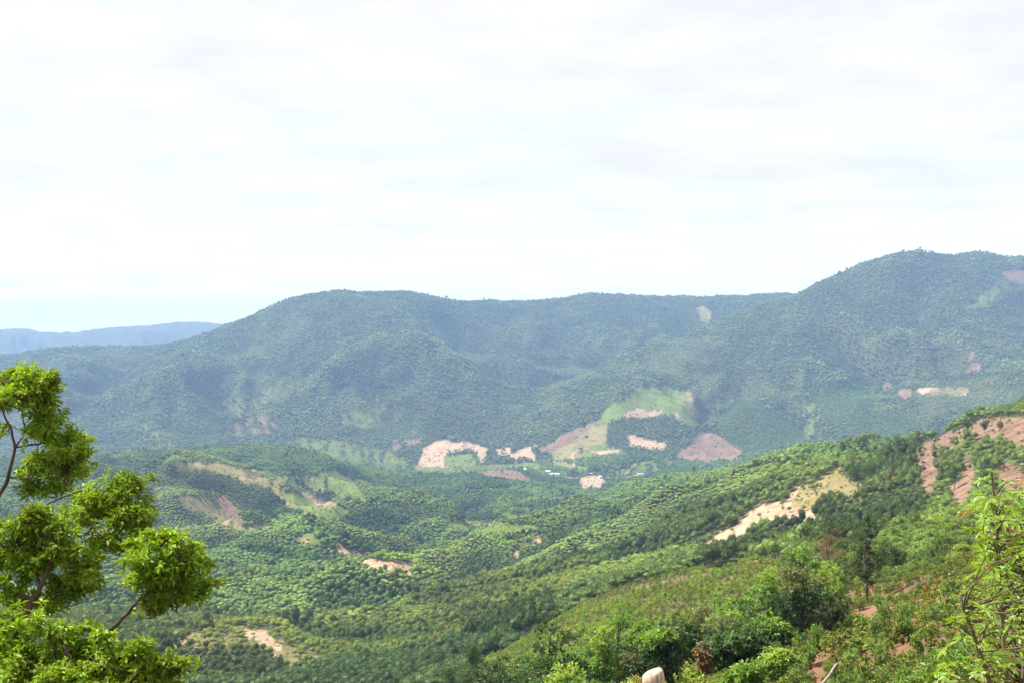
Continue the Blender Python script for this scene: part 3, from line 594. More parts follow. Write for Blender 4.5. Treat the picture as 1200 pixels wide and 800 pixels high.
# ------------------------------------------------------------------ prototypes of the trees in the far woods
M_far_leaf = leaf_mat('far_canopy', (0.122, 0.178, 0.062), 'INSTANCER', 0.34, 0.12, 0.7, 0.35, 0.03, 0.15)
M_mid_leaf = leaf_mat('plantation_leaf', (0.122, 0.186, 0.036), 'INSTANCER', 0.42, 0.2, 0.6, 0.8, 0.03, 0.2)
M_scrub_leaf = leaf_mat('scrub_leaf', (0.14, 0.205, 0.038), 'INSTANCER', 0.4, 0.25, 0.6, 2.0, 0.04, 0.2)
M_trunk = bark_mat('grey_bark', (0.10, 0.08, 0.06), (0.26, 0.22, 0.18))
def proto_set(name, makers):
    col = bpy.data.collections.new(name)
    for k, me in enumerate(makers):
        o = bpy.data.objects.new('%s_tree' % name, me); col.objects.link(o)
    return col
def forest_tree(seed, R_=5.0, H=9.0):
    """broad natural canopy tree, unit: metres"""
    rg = np.random.default_rng(seed); mb = MB()
    for k in range(rg.integers(3, 6)):
        a = rg.uniform(0, 6.28); d = R_*rg.uniform(0.2, 0.55); c = np.array([math.cos(a)*d, math.sin(a)*d, H*rg.uniform(0.55, 0.9)]); r = R_*rg.uniform(0.4, 0.62)
        core(mb, c, np.array([r, r, r*0.7])*0.95, rg, 0, 2, 0.12)
        clump_leaves(mb, c, (r, r, r*0.72), 40, R_*0.15, rg, 0, 0.75, 0.25, 0.7, 0.6)
    tube(mb, [(0, 0, -2), (0, 0, H*0.6)], [R_*0.05, R_*0.03], 4, 1, False)
    return mb.mesh('forest_tree', [M_far_leaf, M_trunk])
def stand_tree(seed, mats, R_=2.3, H=8.0, n=240, size=0.55, lob=5, ck=0.85):
    """slim plantation tree with a rounded upright crown"""
    rg = np.random.default_rng(seed); mb = MB()
    core(mb, (0, 0, H*0.64), (R_*0.8*ck, R_*0.8*ck, H*0.27*ck), rg, 0, 2, 0.12)
    for k in range(lob):
        a = rg.uniform(0, 6.28); t = k/(lob-1); d = R_*rg.uniform(0.25, 0.6)*(1-0.35*t); r = R_*(0.66-0.1*t)*rg.uniform(0.85, 1.15)
        c = (math.cos(a)*d, math.sin(a)*d, H*(0.50+0.26*t))
        clump_leaves(mb, c, (r, r, r*0.85), n//lob, size, rg, 0, 0.62, 0.3, 0.6, 0.8)
    tube(mb, [(0, 0, -1.5), (rg.normal()*0.1, rg.normal()*0.1, H*0.55)], [0.11, 0.07], 5, 1, False)
    return mb.mesh('stand_tree', mats)
def scrub_plant(seed, mats, R_=0.8, H=1.0, n=60, size=0.3):
    rg = np.random.default_rng(seed); mb = MB()
    for k in range(3):
        a = rg.uniform(0, 6.28); d = R_*rg.uniform(0, 0.6); r = R_*rg.uniform(0.45, 0.7)
        clump_leaves(mb, (math.cos(a)*d, math.sin(a)*d, H*rg.uniform(0.3, 0.75)), (r, r, H*0.45), n//3, size, rg, 0, 0.5, 0.4, 0.7, 0.7)
    return mb.mesh('scrub_plant', mats)
COL_far = proto_set('forest', [forest_tree(100+k, rg_, h) for k, (rg_, h) in enumerate([(5, 9), (4.4, 9.5), (5.6, 8.5), (4.8, 10.5), (3.8, 11.5)])])
COL_mid = proto_set('stand', [stand_tree(200+k, [M_mid_leaf, M_trunk], r, h) for k, (r, h) in enumerate([(2.6, 7), (2.8, 7.4), (2.4, 7.8), (2.9, 6.6), (2.6, 7.2)])])
COL_scrub = proto_set('scrub', [scrub_plant(300+k, [M_scrub_leaf], r, h) for k, (r, h) in enumerate([(0.9, 0.9), (0.7, 1.3), (1.1, 0.8), (0.8, 1.1)])])

def scatter(name, P, scale, tone, col, label, cat):
    me = bpy.data.meshes.new(name); n = len(P)
    me.vertices.add(n); me.vertices.foreach_set('co', np.asarray(P, np.float32).ravel())
    a = me.attributes.new('sc', 'FLOAT_VECTOR', 'POINT'); a.data.foreach_set('vector', np.asarray(scale, np.float32).ravel())
    t = me.attributes.new('tone', 'FLOAT_COLOR', 'POINT'); t.data.foreach_set('color', np.concatenate([tone, np.ones((n, 1))], 1).astype(np.float32).ravel())
    r = me.attributes.new('rz', 'FLOAT_VECTOR', 'POINT'); rr = np.zeros((n, 3), np.float32); rr[:, 2] = rng.uniform(0, 6.28, n); rr[:, :2] = rng.normal(0, 0.06, (n, 2)); r.data.foreach_set('vector', rr.ravel())
    me.update()
    o = link(name, me); tag(o, label, cat, None, 'stuff')
    ng = bpy.data.node_groups.new(name, 'GeometryNodeTree')
    ng.interface.new_socket('Geometry', in_out='INPUT', socket_type='NodeSocketGeometry'); ng.interface.new_socket('Geometry', in_out='OUTPUT', socket_type='NodeSocketGeometry')
    gi = N(ng, 'NodeGroupInput'); go = N(ng, 'NodeGroupOutput')
    ci = N(ng, 'GeometryNodeCollectionInfo'); ci.inputs['Collection'].default_value = col; ci.inputs['Separate Children'].default_value = True; ci.inputs['Reset Children'].default_value = True
    ip = N(ng, 'GeometryNodeInstanceOnPoints'); ip.inputs['Pick Instance'].default_value = True
    a1 = N(ng, 'GeometryNodeInputNamedAttribute', data_type='FLOAT_VECTOR'); a1.inputs['Name'].default_value = 'sc'
    a2 = N(ng, 'GeometryNodeInputNamedAttribute', data_type='FLOAT_VECTOR'); a2.inputs['Name'].default_value = 'rz'
    e2 = N(ng, 'FunctionNodeEulerToRotation'); LK(ng, a2.outputs['Attribute'], e2.inputs[0])
    m2p = N(ng, 'GeometryNodeMeshToPoints'); LK(ng, gi.outputs[0], m2p.inputs['Mesh'])
    LK(ng, m2p.outputs[0], ip.inputs['Points']); LK(ng, ci.outputs[0], ip.inputs['Instance']); LK(ng, a1.outputs['Attribute'], ip.inputs['Scale']); LK(ng, e2.outputs[0], ip.inputs['Rotation'])
    LK(ng, ip.outputs[0], go.inputs[0])
    md = o.modifiers.new('scatter', 'NODES'); md.node_group = ng
    return o
def lattice(d, y0, y1, ang=0.0, jit=0.3, pad=1.10):
    L = 0.5*1200/FOC*pad*y1+200
    n = int(2*max(L, y1)/d)+2
    # rows and columns of planting, turned by ang
    c, s = math.cos(ang), math.sin(ang)
    ext = math.hypot(L, y1)
    g = np.arange(-ext, ext, d); out = []
    for i in range(0, len(g), 200):
        a, b = np.meshgrid(g[i:i+200], g); a = a+rng.uniform(-jit, jit, a.shape)*d; b = b+rng.uniform(-jit, jit, b.shape)*d
        x = a*c-b*s; y = a*s+b*c
        m = (y > y0) & (y < y1) & (np.abs(x) < 600/FOC*pad*y+6)
        out.append(np.stack([x[m], y[m]], 1))
    return np.concatenate(out)

# ---- plantation hills of the middle distance
def plant_hills():
    d = 4.7; parts = []
    for k, ang in enumerate((0.25, 0.95, -0.5)):
        p = lattice(d, 170, 3750, ang, 0.36)
        x, y = p[:, 0], p[:, 1]
        wx = x+25*fbm(x/130, y/130, 2); wy = y+25*fbm(x/130+30, y/130, 2)
        idh, edge = worley(wx/210, wy/300)
        sel = (np.floor(idh*997) % 3).astype(int) == k
        parts.append(np.stack([x[sel], y[sel], idh[sel], edge[sel]], 1))
    q = np.concatenate(parts); x, y, idh, edge = q.T
    z = ground(x, y)
    ok = seen(x, y, z+9.0, 0.0) & ~is_near(x, y, z) & (pix(x, y, z)[1] < 815)
    x, y, z, idh, edge = [v[ok] for v in (x, y, z, idh, edge)]
    W, cl = cover(x, y, z); _, cl2 = cover(x, y, z+3.5); cl = np.maximum(cl, cl2)
    idr = (np.floor(idh*4096)*31 % 97)/97.0; idr2 = (np.floor(idh*4096)*57 % 89)/89.0
    hgt = 0.75+0.5*idr+0.12*fbm(x/60, y/60, 2); ton = 0.66+0.62*idr2
    px, py = pix(x, y, z)
    for poly, t in DARK:
        m = inside(px, py, poly); ton[m] = t**1.25; hgt[m] = np.where(t < 1, 1.2, 0.85)
    hgt *= rng.uniform(0.75, 1.3, len(x)); 
    wood = fbm(x/140+9, y/140, 3)
    track = (edge*210 < 2.2) & (idr < 0.5)
    gap = smooth(fbm(x/22+5, y/22, 2), 0.45, 0.75)
    keep = (rng.random(len(x)) > cl-0.05) & ~track & (rng.random(len(x)) > gap*0.9)
    # young stands: lower, lighter
    young = idr2 > 0.78
    hgt = np.where(young, hgt*0.62, hgt)
    tone = np.stack([ton*(1+0.2*(idr-0.4)), ton, ton*(1-0.1*(idr-0.5))], 1)
    tone = np.where(young[:, None], tone*np.array([1.12, 1.08, 0.9]), tone)
    # mixed natural wood in the folds: bigger, darker, uneven
    nat = wood > 0.32
    hgt = np.where(nat, hgt*rng.uniform(0.8, 1.45, len(x)), hgt)
    tone = np.where(nat[:, None], tone*rng.uniform(0.65, 1.2, len(x))[:, None], tone)
    tone *= rng.uniform(0.82, 1.18, len(x))[:, None]
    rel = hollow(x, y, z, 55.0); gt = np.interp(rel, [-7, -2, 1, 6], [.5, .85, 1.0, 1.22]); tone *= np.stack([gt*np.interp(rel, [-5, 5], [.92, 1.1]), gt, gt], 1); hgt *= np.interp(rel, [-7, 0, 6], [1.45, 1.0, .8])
    hgt = np.where(cl > 0.5, hgt*rng.uniform(0.3, 0.7, len(x)), hgt)
    for poly in LIGHTP:
        m = inside(px, py, poly); tone[m] = np.array([1.75, 1.6, 1.1])*rng.uniform(.85, 1.15, (m.sum(), 1))
    wid = rng.uniform(0.85, 1.4, len(x))*np.where(cl > 0.5, 0.6, 1.0)*np.where(nat, 1.15, 1.0)*np.where(young, 0.8, 1.0)
    em = (rng.random(len(x)) < 0.05) & (cl < .3) & (y > 800); hgt = np.where(em, hgt*1.45, hgt); wid = np.where(em, wid*1.35, wid); tone = np.where(em[:, None], tone*np.array([.72, .75, .75]), tone)
    br = rng.random(len(x)) < 0.012; tone[br] *= np.array([1.7, 1.0, 1.1])
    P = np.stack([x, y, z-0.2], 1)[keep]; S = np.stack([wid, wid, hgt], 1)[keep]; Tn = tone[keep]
    print('plantation trees', len(P))
    return P, S, Tn
HP, HS, HT = plant_hills()
M_near_leaf = leaf_mat('near_stand_leaf', (0.122, 0.186, 0.036), 'OBJECT', 0.42, 0.25, 0.55, 0.8, 0.03, 0.2)
NEARM = [stand_tree(400+k, [M_near_leaf, M_trunk], r, h, 1500, 0.30, 7, 0.5) for k, (r, h) in enumerate([(2.2, 8), (2.4, 8.4), (2.0, 8.8), (2.5, 7.2), (2.4, 7.4), (2.2, 7.8)])]
COL_close = proto_set('close_stand', [stand_tree(500+k, [M_mid_leaf, M_trunk], r, h, 560, 0.42, 6, 0.78) for k, (r, h) in enumerate([(2.6, 7), (2.8, 7.4), (2.4, 7.8), (2.9, 6.6), (2.6, 7.2)])])
_px = 600+FOC*HP[:, 0]/HP[:, 1]; _ord = np.argsort(HP[:, 1]+np.where((_px > 0) & (_px < 1200), 0, 9999)); NEAR_I = _ord[:280]
_rest = np.ones(len(HP), bool); _rest[NEAR_I] = False; _cl = _rest & (HP[:, 1] < 950); _far = _rest & ~_cl
for i in NEAR_I:
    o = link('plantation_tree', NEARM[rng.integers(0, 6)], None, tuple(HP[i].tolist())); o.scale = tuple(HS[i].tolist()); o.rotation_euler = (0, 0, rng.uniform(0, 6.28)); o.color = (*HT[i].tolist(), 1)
    if 600+FOC*HP[i, 0]/HP[i, 1] > 620: tag(o, 'slim round topped plantation tree in the stand just beyond the scrub hillside', 'tree', 'nearest trees of the plantation stand')
    else: tag(o, 'round topped tree in the wood along the bottom edge left of the scrub hillside', 'tree', 'nearest trees of the bottom left wood')
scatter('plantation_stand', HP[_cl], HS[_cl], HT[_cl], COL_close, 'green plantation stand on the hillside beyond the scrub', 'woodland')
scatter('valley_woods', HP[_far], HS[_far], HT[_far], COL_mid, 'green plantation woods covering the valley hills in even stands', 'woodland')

# ---- natural forest on the mountains
def mountain_forest():
    p = lattice(9.5, 3550, 6900, 0.4, 0.45, 1.06); x, y = p[:, 0], p[:, 1]; z = ground(x, y)
    ok = seen(x, y, z+12.0, 0.0); x, y, z = x[ok], y[ok], z[ok]
    W, cl = cover(x, y, z); _, cl2 = cover(x, y, z+5); cl = np.maximum(cl, cl2)
    f1 = fbm(x/420, y/420, 4); f2 = fbm(x/110+7, y/110, 3); px, py = pix(x, y, z)
    light = smooth(f1+0.6*f2, 0.0, 0.7)*(0.25+0.75*smooth(z-CAM_Z, 260, -120))
    s = rng.uniform(0.55, 1.4, len(x))*(1-0.35*light); em = rng.random(len(x)) < 0.05; s = np.where(em, s*1.35, s)
    h = s*rng.uniform(0.8, 1.25, len(x))
    base = 1.0+0.25*f2+rng.normal(0, 0.2, len(x)); base = np.clip(base, 0.4, 2.0)
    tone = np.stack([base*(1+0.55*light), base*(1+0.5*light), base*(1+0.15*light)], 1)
    brown = rng.random(len(x)) < 0.03
    tone[brown] *= np.array([1.5, 1.05, 1.1])
    keep = rng.random(len(x)) > cl-0.06
    s = np.where(cl > .5, s*.5, s); h = np.where(cl > .5, h*.4, h)
    keep &= rng.random(len(x)) > 0.25*light
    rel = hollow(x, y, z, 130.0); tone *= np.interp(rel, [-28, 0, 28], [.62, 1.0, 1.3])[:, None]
    for poly, t in STANDS:
        m = inside(px, py, poly); tone[m] = np.array([0.78, 1.08, 0.8])*t*rng.uniform(0.9, 1.1, (m.sum(), 1)); s[m] = 0.95; h[m] = 0.62; keep[m] = True
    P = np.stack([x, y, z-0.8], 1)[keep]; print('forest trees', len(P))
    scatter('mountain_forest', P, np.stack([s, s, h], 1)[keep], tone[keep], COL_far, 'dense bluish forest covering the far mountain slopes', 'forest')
mountain_forest()

# ---- low scrub over the near hillside
def near_scrub():
    out = []
    for (d, y0, y1) in ((0.85, 22, 75), (1.15, 75, 210), (1.45, 210, 500)):
        p = lattice(d, y0, y1, 0.7, 0.5); x, y = p[:, 0], p[:, 1]; z = ground(x, y)
        px, py = pix(x, y, z)
        ok = is_near(x, y, z) & seen(x, y, z+1.5, 0.02) & (py < 880)
        out.append(np.stack([x[ok], y[ok], z[ok], np.full(ok.sum(), d)], 1))
    q = np.concatenate(out); x, y, z, d = q.T
    px, py = pix(x, y, z); W, cl = cover(x, y, z)
    f = fbm(x/9, y/9, 3); f2 = fbm(x/35+3, y/35, 3)
    bare = smooth(px, 890, 970)*smooth(f+0.5*f2, -0.32, 0.22)*0.93*smooth(py, 672, 700)
    keep = (rng.random(len(x)) > bare) & (rng.random(len(x)) > cl)
    s = d*rng.uniform(0.75, 1.35, len(x))*(0.8+0.3*f2); s = np.clip(s, 0.45, 2.6); h = s*rng.uniform(0.7, 1.3, len(x))
    b = np.clip(1+0.3*f2+rng.normal(0, 0.2, len(x)), 0.5, 1.7)
    tone = np.stack([b*(1+0.12*f), b, b*0.9], 1)
    tone *= (1+0.35*(1-smooth(px, 860, 960)))[:, None]*np.array([1.08, 1, .95])
    dry = (rng.random(len(x)) < 0.02+0.16*smooth(px, 880, 960)); tone[dry] *= np.array([1.45, 0.88, 1.15])
    print('scrub', keep.sum())
    scatter('hillside_scrub', np.stack([x, y, z-0.05], 1)[keep], np.stack([s, s, h], 1)[keep], tone[keep], COL_scrub, 'low light green scrub covering the near hillside', 'scrub')
near_scrub()
print("woods", round(time.time()-T0, 1))

def field_bushes():
    out = []
    for d, y0, y1 in ((3.2, 450, 1300), (5.5, 1300, 4700)):
        p = lattice(d, y0, y1, 0.3, 0.5, 1.04); x, y = p[:, 0], p[:, 1]; z = ground(x, y); ok = seen(x, y, z+2, 0.0); x, y, z = x[ok], y[ok], z[ok]
        W, cl = cover(x, y, z); g = W[:, 2]+W[:, 3]; e = W[:, 0]+W[:, 1]
        clus = smooth(fbm(x/30, y*2/30, 3), -0.35, 0.5)
        k = (rng.random(len(x)) < g*0.55*clus+e*0.16*clus)
        s = rng.uniform(0.6, 2.0, len(x))*np.where(y > 1300, 1.5, 1.0); b = rng.uniform(.5, 1.05, len(x)); tn = np.stack([b, b, b], 1); tn = np.where((rng.random(len(x)) < .3+.4*(e > .5))[:, None], tn*np.array([1.25, .85, .9]), tn)
        out.append((np.stack([x, y, z-.05], 1)[k], np.stack([s, s, s*.9], 1)[k], tn[k]))
    P, S, Tn = [np.concatenate([o[i] for o in out]) for i in range(3)]; print('field bushes', len(P))
    scatter('field_bushes', P, S, Tn, COL_scrub, 'low bushes and weeds dotted over the cleared fields and bare slopes', 'bushes')
field_bushes()
# ------------------------------------------------------------------ foreground: real trees, one by one
def at(px, py, Y): return np.array([(px-600)/FOC*Y, Y, CAM_Z+(HY-py)/FOC*Y])
def empty(name, loc):
    o = bpy.data.objects.new(name, None); scene.collection.objects.link(o); o.location = loc; o.empty_display_size = 0.5; return o
M_bark_red = bark_mat('reddish_bark', (0.05, 0.035, 0.026), (0.15, 0.10, 0.075), 10)
M_bark_pale = bark_mat('pale_bark', (0.26, 0.22, 0.17), (0.50, 0.45, 0.38), 6)
M_bark_dark = bark_mat('dark_bark', (0.05, 0.04, 0.03), (0.14, 0.11, 0.08), 8)
M_dead = bark_mat('weathered_wood', (0.20, 0.16, 0.13), (0.42, 0.35, 0.30), 7)
def tuft(mb, c, d, n, size, rg, aspect, spread=0.9, droop=0.3, mi=0):
    """a spray of leaves round the tip of a twig pointing along d"""
    D = unit(d*rg.uniform(0.1, 1.0, (n, 1))+rdir(n, rg)*spread*np.array([1, 1, 0.75])+np.array([0, 0, -0.12]))
    U = unit(np.array([0, 0, 1.0])+d*0.35+rdir(n, rg)*0.3); s = size*rg.uniform(0.65, 1.25, n)
    C = np.asarray(c)+D*size*0.12+rg.normal(0, size*0.32, (n, 3))
    leaves(mb, C, D, U, s, s*aspect, mi, 0.16, droop)
def near_tree(name, clumps, limbs, mat, bark, base, leaf, ntuft, nleaf, rg, aspect=0.42, extra=()):
    """clumps: (px,py,rx,ry,Y,weight); limbs: polylines of (px,py,Y,radius)"""
    root = empty(name, base)
    tr = MB(); first = True
    for Lm in limbs:
        P = np.array([at(p[0], p[1], p[2]) for p in Lm])-base; Rr = [p[3] for p in Lm]
        # finer, slightly wandering line
        t = np.linspace(0, len(P)-1, (len(P)-1)*5+1); Q = np.stack([np.interp(t, np.arange(len(P)), P[:, k]) for k in range(3)], 1)
        Q[1:-1] += rg.normal(0, 0.012, (len(Q)-2, 3)); Q[1:-1] = (Q[:-2]+2*Q[1:-1]+Q[2:])/4
        q = MB() if not first else tr
        tube(q, Q, np.interp(t, np.arange(len(P)), Rr)*0.72, 7)
        if first: link('trunk', tr.mesh('trunk', [bark], True), root); first = False
        else: link('limb', q.mesh('limb', [bark], True), root)
    fo = MB()
    for (px, py, rx, ry, Y, w) in clumps:
        c = at(px, py, Y)-base; r = 1.12*np.array([rx, 0.5*(rx+ry), ry])/FOC*Y
        n = max(3, int(ntuft*w*(rx*ry)/900.0*1.2)); d = rdir(n, rg); d[:, 2] = np.where((d[:, 2] < -0.1) & (rg.random(n) < 0.55), -d[:, 2], d[:, 2])
        ns = max(4, int(8*w)); sc_ = c+rdir(ns, rg)*(rg.random((ns, 1))**0.45)*r*np.array([1.12, 1.12, 1.02]); sr = r*np.array([0.5, 0.5, 0.27])*rg.uniform(.5, 1.3, (ns, 1)); j = rg.integers(0, ns, n)
        rr = rg.random(n)**0.4
        P = sc_[j]+d*rr[:, None]*sr[j]*(1+0.38*rg.normal(size=(n, 1)))
        for k in range(n):
            tuft(fo, P[k], unit(d[k]+np.array([0, 0, 0.25])), nleaf, leaf, rg, aspect)
            if k % 3 == 0:
                a = c-np.array([0, 0, r[2]*0.5])+rg.normal(0, 0.05, 3); tube(fo, bend(a, P[k], 0.08, 4, rg), [leaf*0.10, leaf*0.08, leaf*0.06, leaf*0.04], 4, 1, False)
    link('foliage', fo.mesh('foliage', [mat, bark]), root)
    return root
M_left_leaf = leaf_mat('bright_leaf', (0.22, 0.325, 0.03), None, 0.42, 0.24, 0.55, 1.2, 0.025, 0.18)
rgL = np.random.default_rng(21)
xb = at(-70, 0, 18.5)[0]; bA = np.array([xb, 18.5, float(ground(np.array([xb]), np.array([18.5]))[0])-0.1])
A_clumps = [(22,468,26,13,18.3,.9),(58,502,24,14,18.4,1),(72,545,26,18,18.4,1),(48,478,22,12,18.3,.8),(90,515,12,14,18.5,.7),(60,570,22,12,18.3,.8),(8,446,28,20,18.4,1),(40,442,24,15,18.2,1),(58,452,17,17,18.2,1),(30,462,28,12,18.0,.9),(66,474,12,15,18.2,1),(5,470,20,14,18.6,.7),(52,492,22,15,18.5,1),(72,512,16,15,18.6,1),(46,515,15,13,18.2,.8),
            (88,533,16,18,18.4,1),(60,540,20,15,18.0,1),(38,546,14,12,17.8,.9),(78,558,18,16,18.7,1),(50,565,18,12,18.2,.7),(94,550,8,10,18.2,.8),(26,552,9,7,18.0,.6),(-30,450,30,26,18.8,.8),(-25,500,22,18,19,.6),(10,500,12,9,18.8,.35)]
pA = (bA[2]-CAM_Z); 
A_limbs = [[(-70,HY-pA*FOC/18.5,18.5,.085),(-45,760,18.5,.07),(-20,640,18.5,.055),(-2,582,18.4,.045),(10,558,18.4,.04),(18,525,18.4,.03),(12,500,18.4,.022),(2,478,18.4,.018)],
           [(10,558,18.4,.025),(30,562,18.3,.018),(52,556,18.2,.01)], [(18,525,18.4,.02),(30,505,18.3,.015),(24,470,18.2,.012),(24,455,18.2,.006)], [(18,524,18.4,.02),(45,520,18.3,.016),(70,512,18.4,.012),(84,532,18.4,.007)],
           [(2,478,18.4,.015),(20,462,18.3,.01),(44,450,18.2,.006)]]
tag(near_tree('roadside_tree', A_clumps, A_limbs, M_left_leaf, M_bark_red, bA, 0.094, 84, 13, rgL), 'tall slim roadside tree at left edge with bright tufted crown rising against the blue mountain', 'tree')
xb = at(-5, 0, 15.5)[0]; bB = np.array([xb, 15.5, float(ground(np.array([xb]), np.array([15.5]))[0])-0.1]); pB = HY-(bB[2]-CAM_Z)*FOC/15.5
B_clumps = [(135,595,30,22,16.3,1),(62,604,26,12,15.8,.9),(175,690,24,14,15,1),(215,665,22,18,15,1),(105,660,18,14,15.7,.8),(40,640,34,20,15.6,1),(165,620,14,12,15.9,.8),(100,600,20,16,16.5,.7),(30,655,26,16,15.9,.9),(60,700,30,16,15.9,.8),(100,690,16,12,15.8,.6),(20,700,20,16,15.9,.9),(-15,640,20,30,15.8,.9),(160,640,16,12,15.4,.5),(222,660,14,14,15.0,.9),(128,570,24,15,16.2,1),(150,580,20,18,16.2,1),(165,596,14,14,16.1,1),(118,588,22,13,16.4,.6),(150,612,22,15,15.8,1),(122,622,25,16,15.8,1),(140,640,24,11,16.0,.8),(108,645,12,10,16.2,.5),(102,575,10,9,16.4,.6),
            (42,612,30,15,15.4,1),(18,628,22,20,15.6,1),(62,628,22,16,15.3,1),(80,645,22,16,15.2,1),(48,650,30,14,15.7,.9),(88,668,20,15,15.4,1),(70,682,24,12,15.8,.7),(10,655,22,14,16,.7),(22,672,20,12,15.6,.6),(6,690,16,16,15.4,.8),
            (185,640,28,15,14.9,1.1),(205,648,18,18,14.9,1.1),(168,658,22,14,14.8,1.1),(192,670,32,18,15.1,1.1),(212,682,22,16,15.2,1),(234,690,16,13,15.0,1),(202,702,26,13,15.3,1),(172,704,16,10,15.0,.8),(180,718,14,6,15.2,.6)]
B_limbs = [[(-5,pB,15.5,.10),(-2,820,15.5,.085),(14,752,15.4,.07),(30,722,15.4,.06),(40,700,15.4,.05),(48,686,15.4,.042),(60,660,15.4,.03),(66,635,15.3,.014)],
           [(14,752,15.4,.045),(70,775,15.2,.04),(130,738,15.0,.034),(152,716,14.9,.028),(166,698,14.9,.024),(178,688,14.9,.018),(192,668,15.0,.01)],
           [(40,700,15.4,.02),(20,694,15.4,.018),(8,710,15.4,.012)], [(40,716,15.4,.018),(62,716,15.3,.013),(90,708,15.3,.009),(112,702,15.3,.006),(122,694,15.3,.004)],
           [(48,686,15.4,.03),(30,640,15.6,.025),(46,598,15.9,.022),(66,584,16.1,.018),(90,575,16.2,.014),(128,574,16.2,.007)],
           [(90,575,16.2,.012),(110,612,16.0,.009),(140,614,15.9,.006)], [(60,660,15.4,.015),(80,650,15.3,.01),(92,664,15.3,.006)]]
tag(near_tree('roadside_tree', B_clumps, B_limbs, M_left_leaf, M_bark_red, bB, 0.083, 84, 13, rgL), 'spreading tree at lower left with light green leaf clumps on long bent limbs', 'tree')
xb = at(90, 0, 13.5)[0]; bC = np.array([xb, 13.5, float(ground(np.array([xb]), np.array([13.5]))[0])-0.1]); pC = HY-(bC[2]-CAM_Z)*FOC/13.5
C_clumps = [(30,720,26,16,14.4,1),(65,765,34,18,14.5,1),(10,760,24,24,14.4,1),(110,770,24,16,13.9,1),(150,780,24,14,13.7,.9),(60,790,40,16,13.9,1),(100,800,40,14,13.6,1),(140,800,30,12,13.5,1),(120,752,14,12,13.0,.9),(135,765,16,12,13.0,.9),(175,765,22,13,13.0,1),(195,782,22,15,13.1,1),(165,788,24,14,13.3,.9),(120,785,26,12,13.6,.8),(60,735,26,12,13.8,.55),(75,758,32,16,14.0,.9),(40,770,26,16,13.8,1),(15,742,16,18,13.9,.9),(85,785,28,14,13.6,.9),
            (20,790,26,14,13.5,1),(55,798,30,12,13.3,1),(100,735,18,10,14.0,.6),(120,806,30,14,13.2,1),(190,808,26,12,13.1,1),(150,815,30,14,13.2,1),(5,765,16,14,13.8,.9)]
C_limbs = [[(90,pC,13.5,.08),(88,860,13.5,.06),(95,800,13.5,.045),(80,770,13.7,.03),(68,740,13.9,.012)],[(88,860,13.5,.04),(150,800,13.2,.03),(180,770,13.0,.012)],[(95,800,13.5,.03),(40,785,13.6,.02),(18,750,13.8,.01)],[(145,792,13.2,.014),(125,778,13.1,.012),(106,770,13.1,.008)]]
tag(near_tree('leafy_shrub', C_clumps, C_limbs, M_left_leaf, M_bark_red, bC, 0.078, 90, 13, rgL), 'dense leafy shrub filling the bottom left corner under the roadside trees', 'shrub')

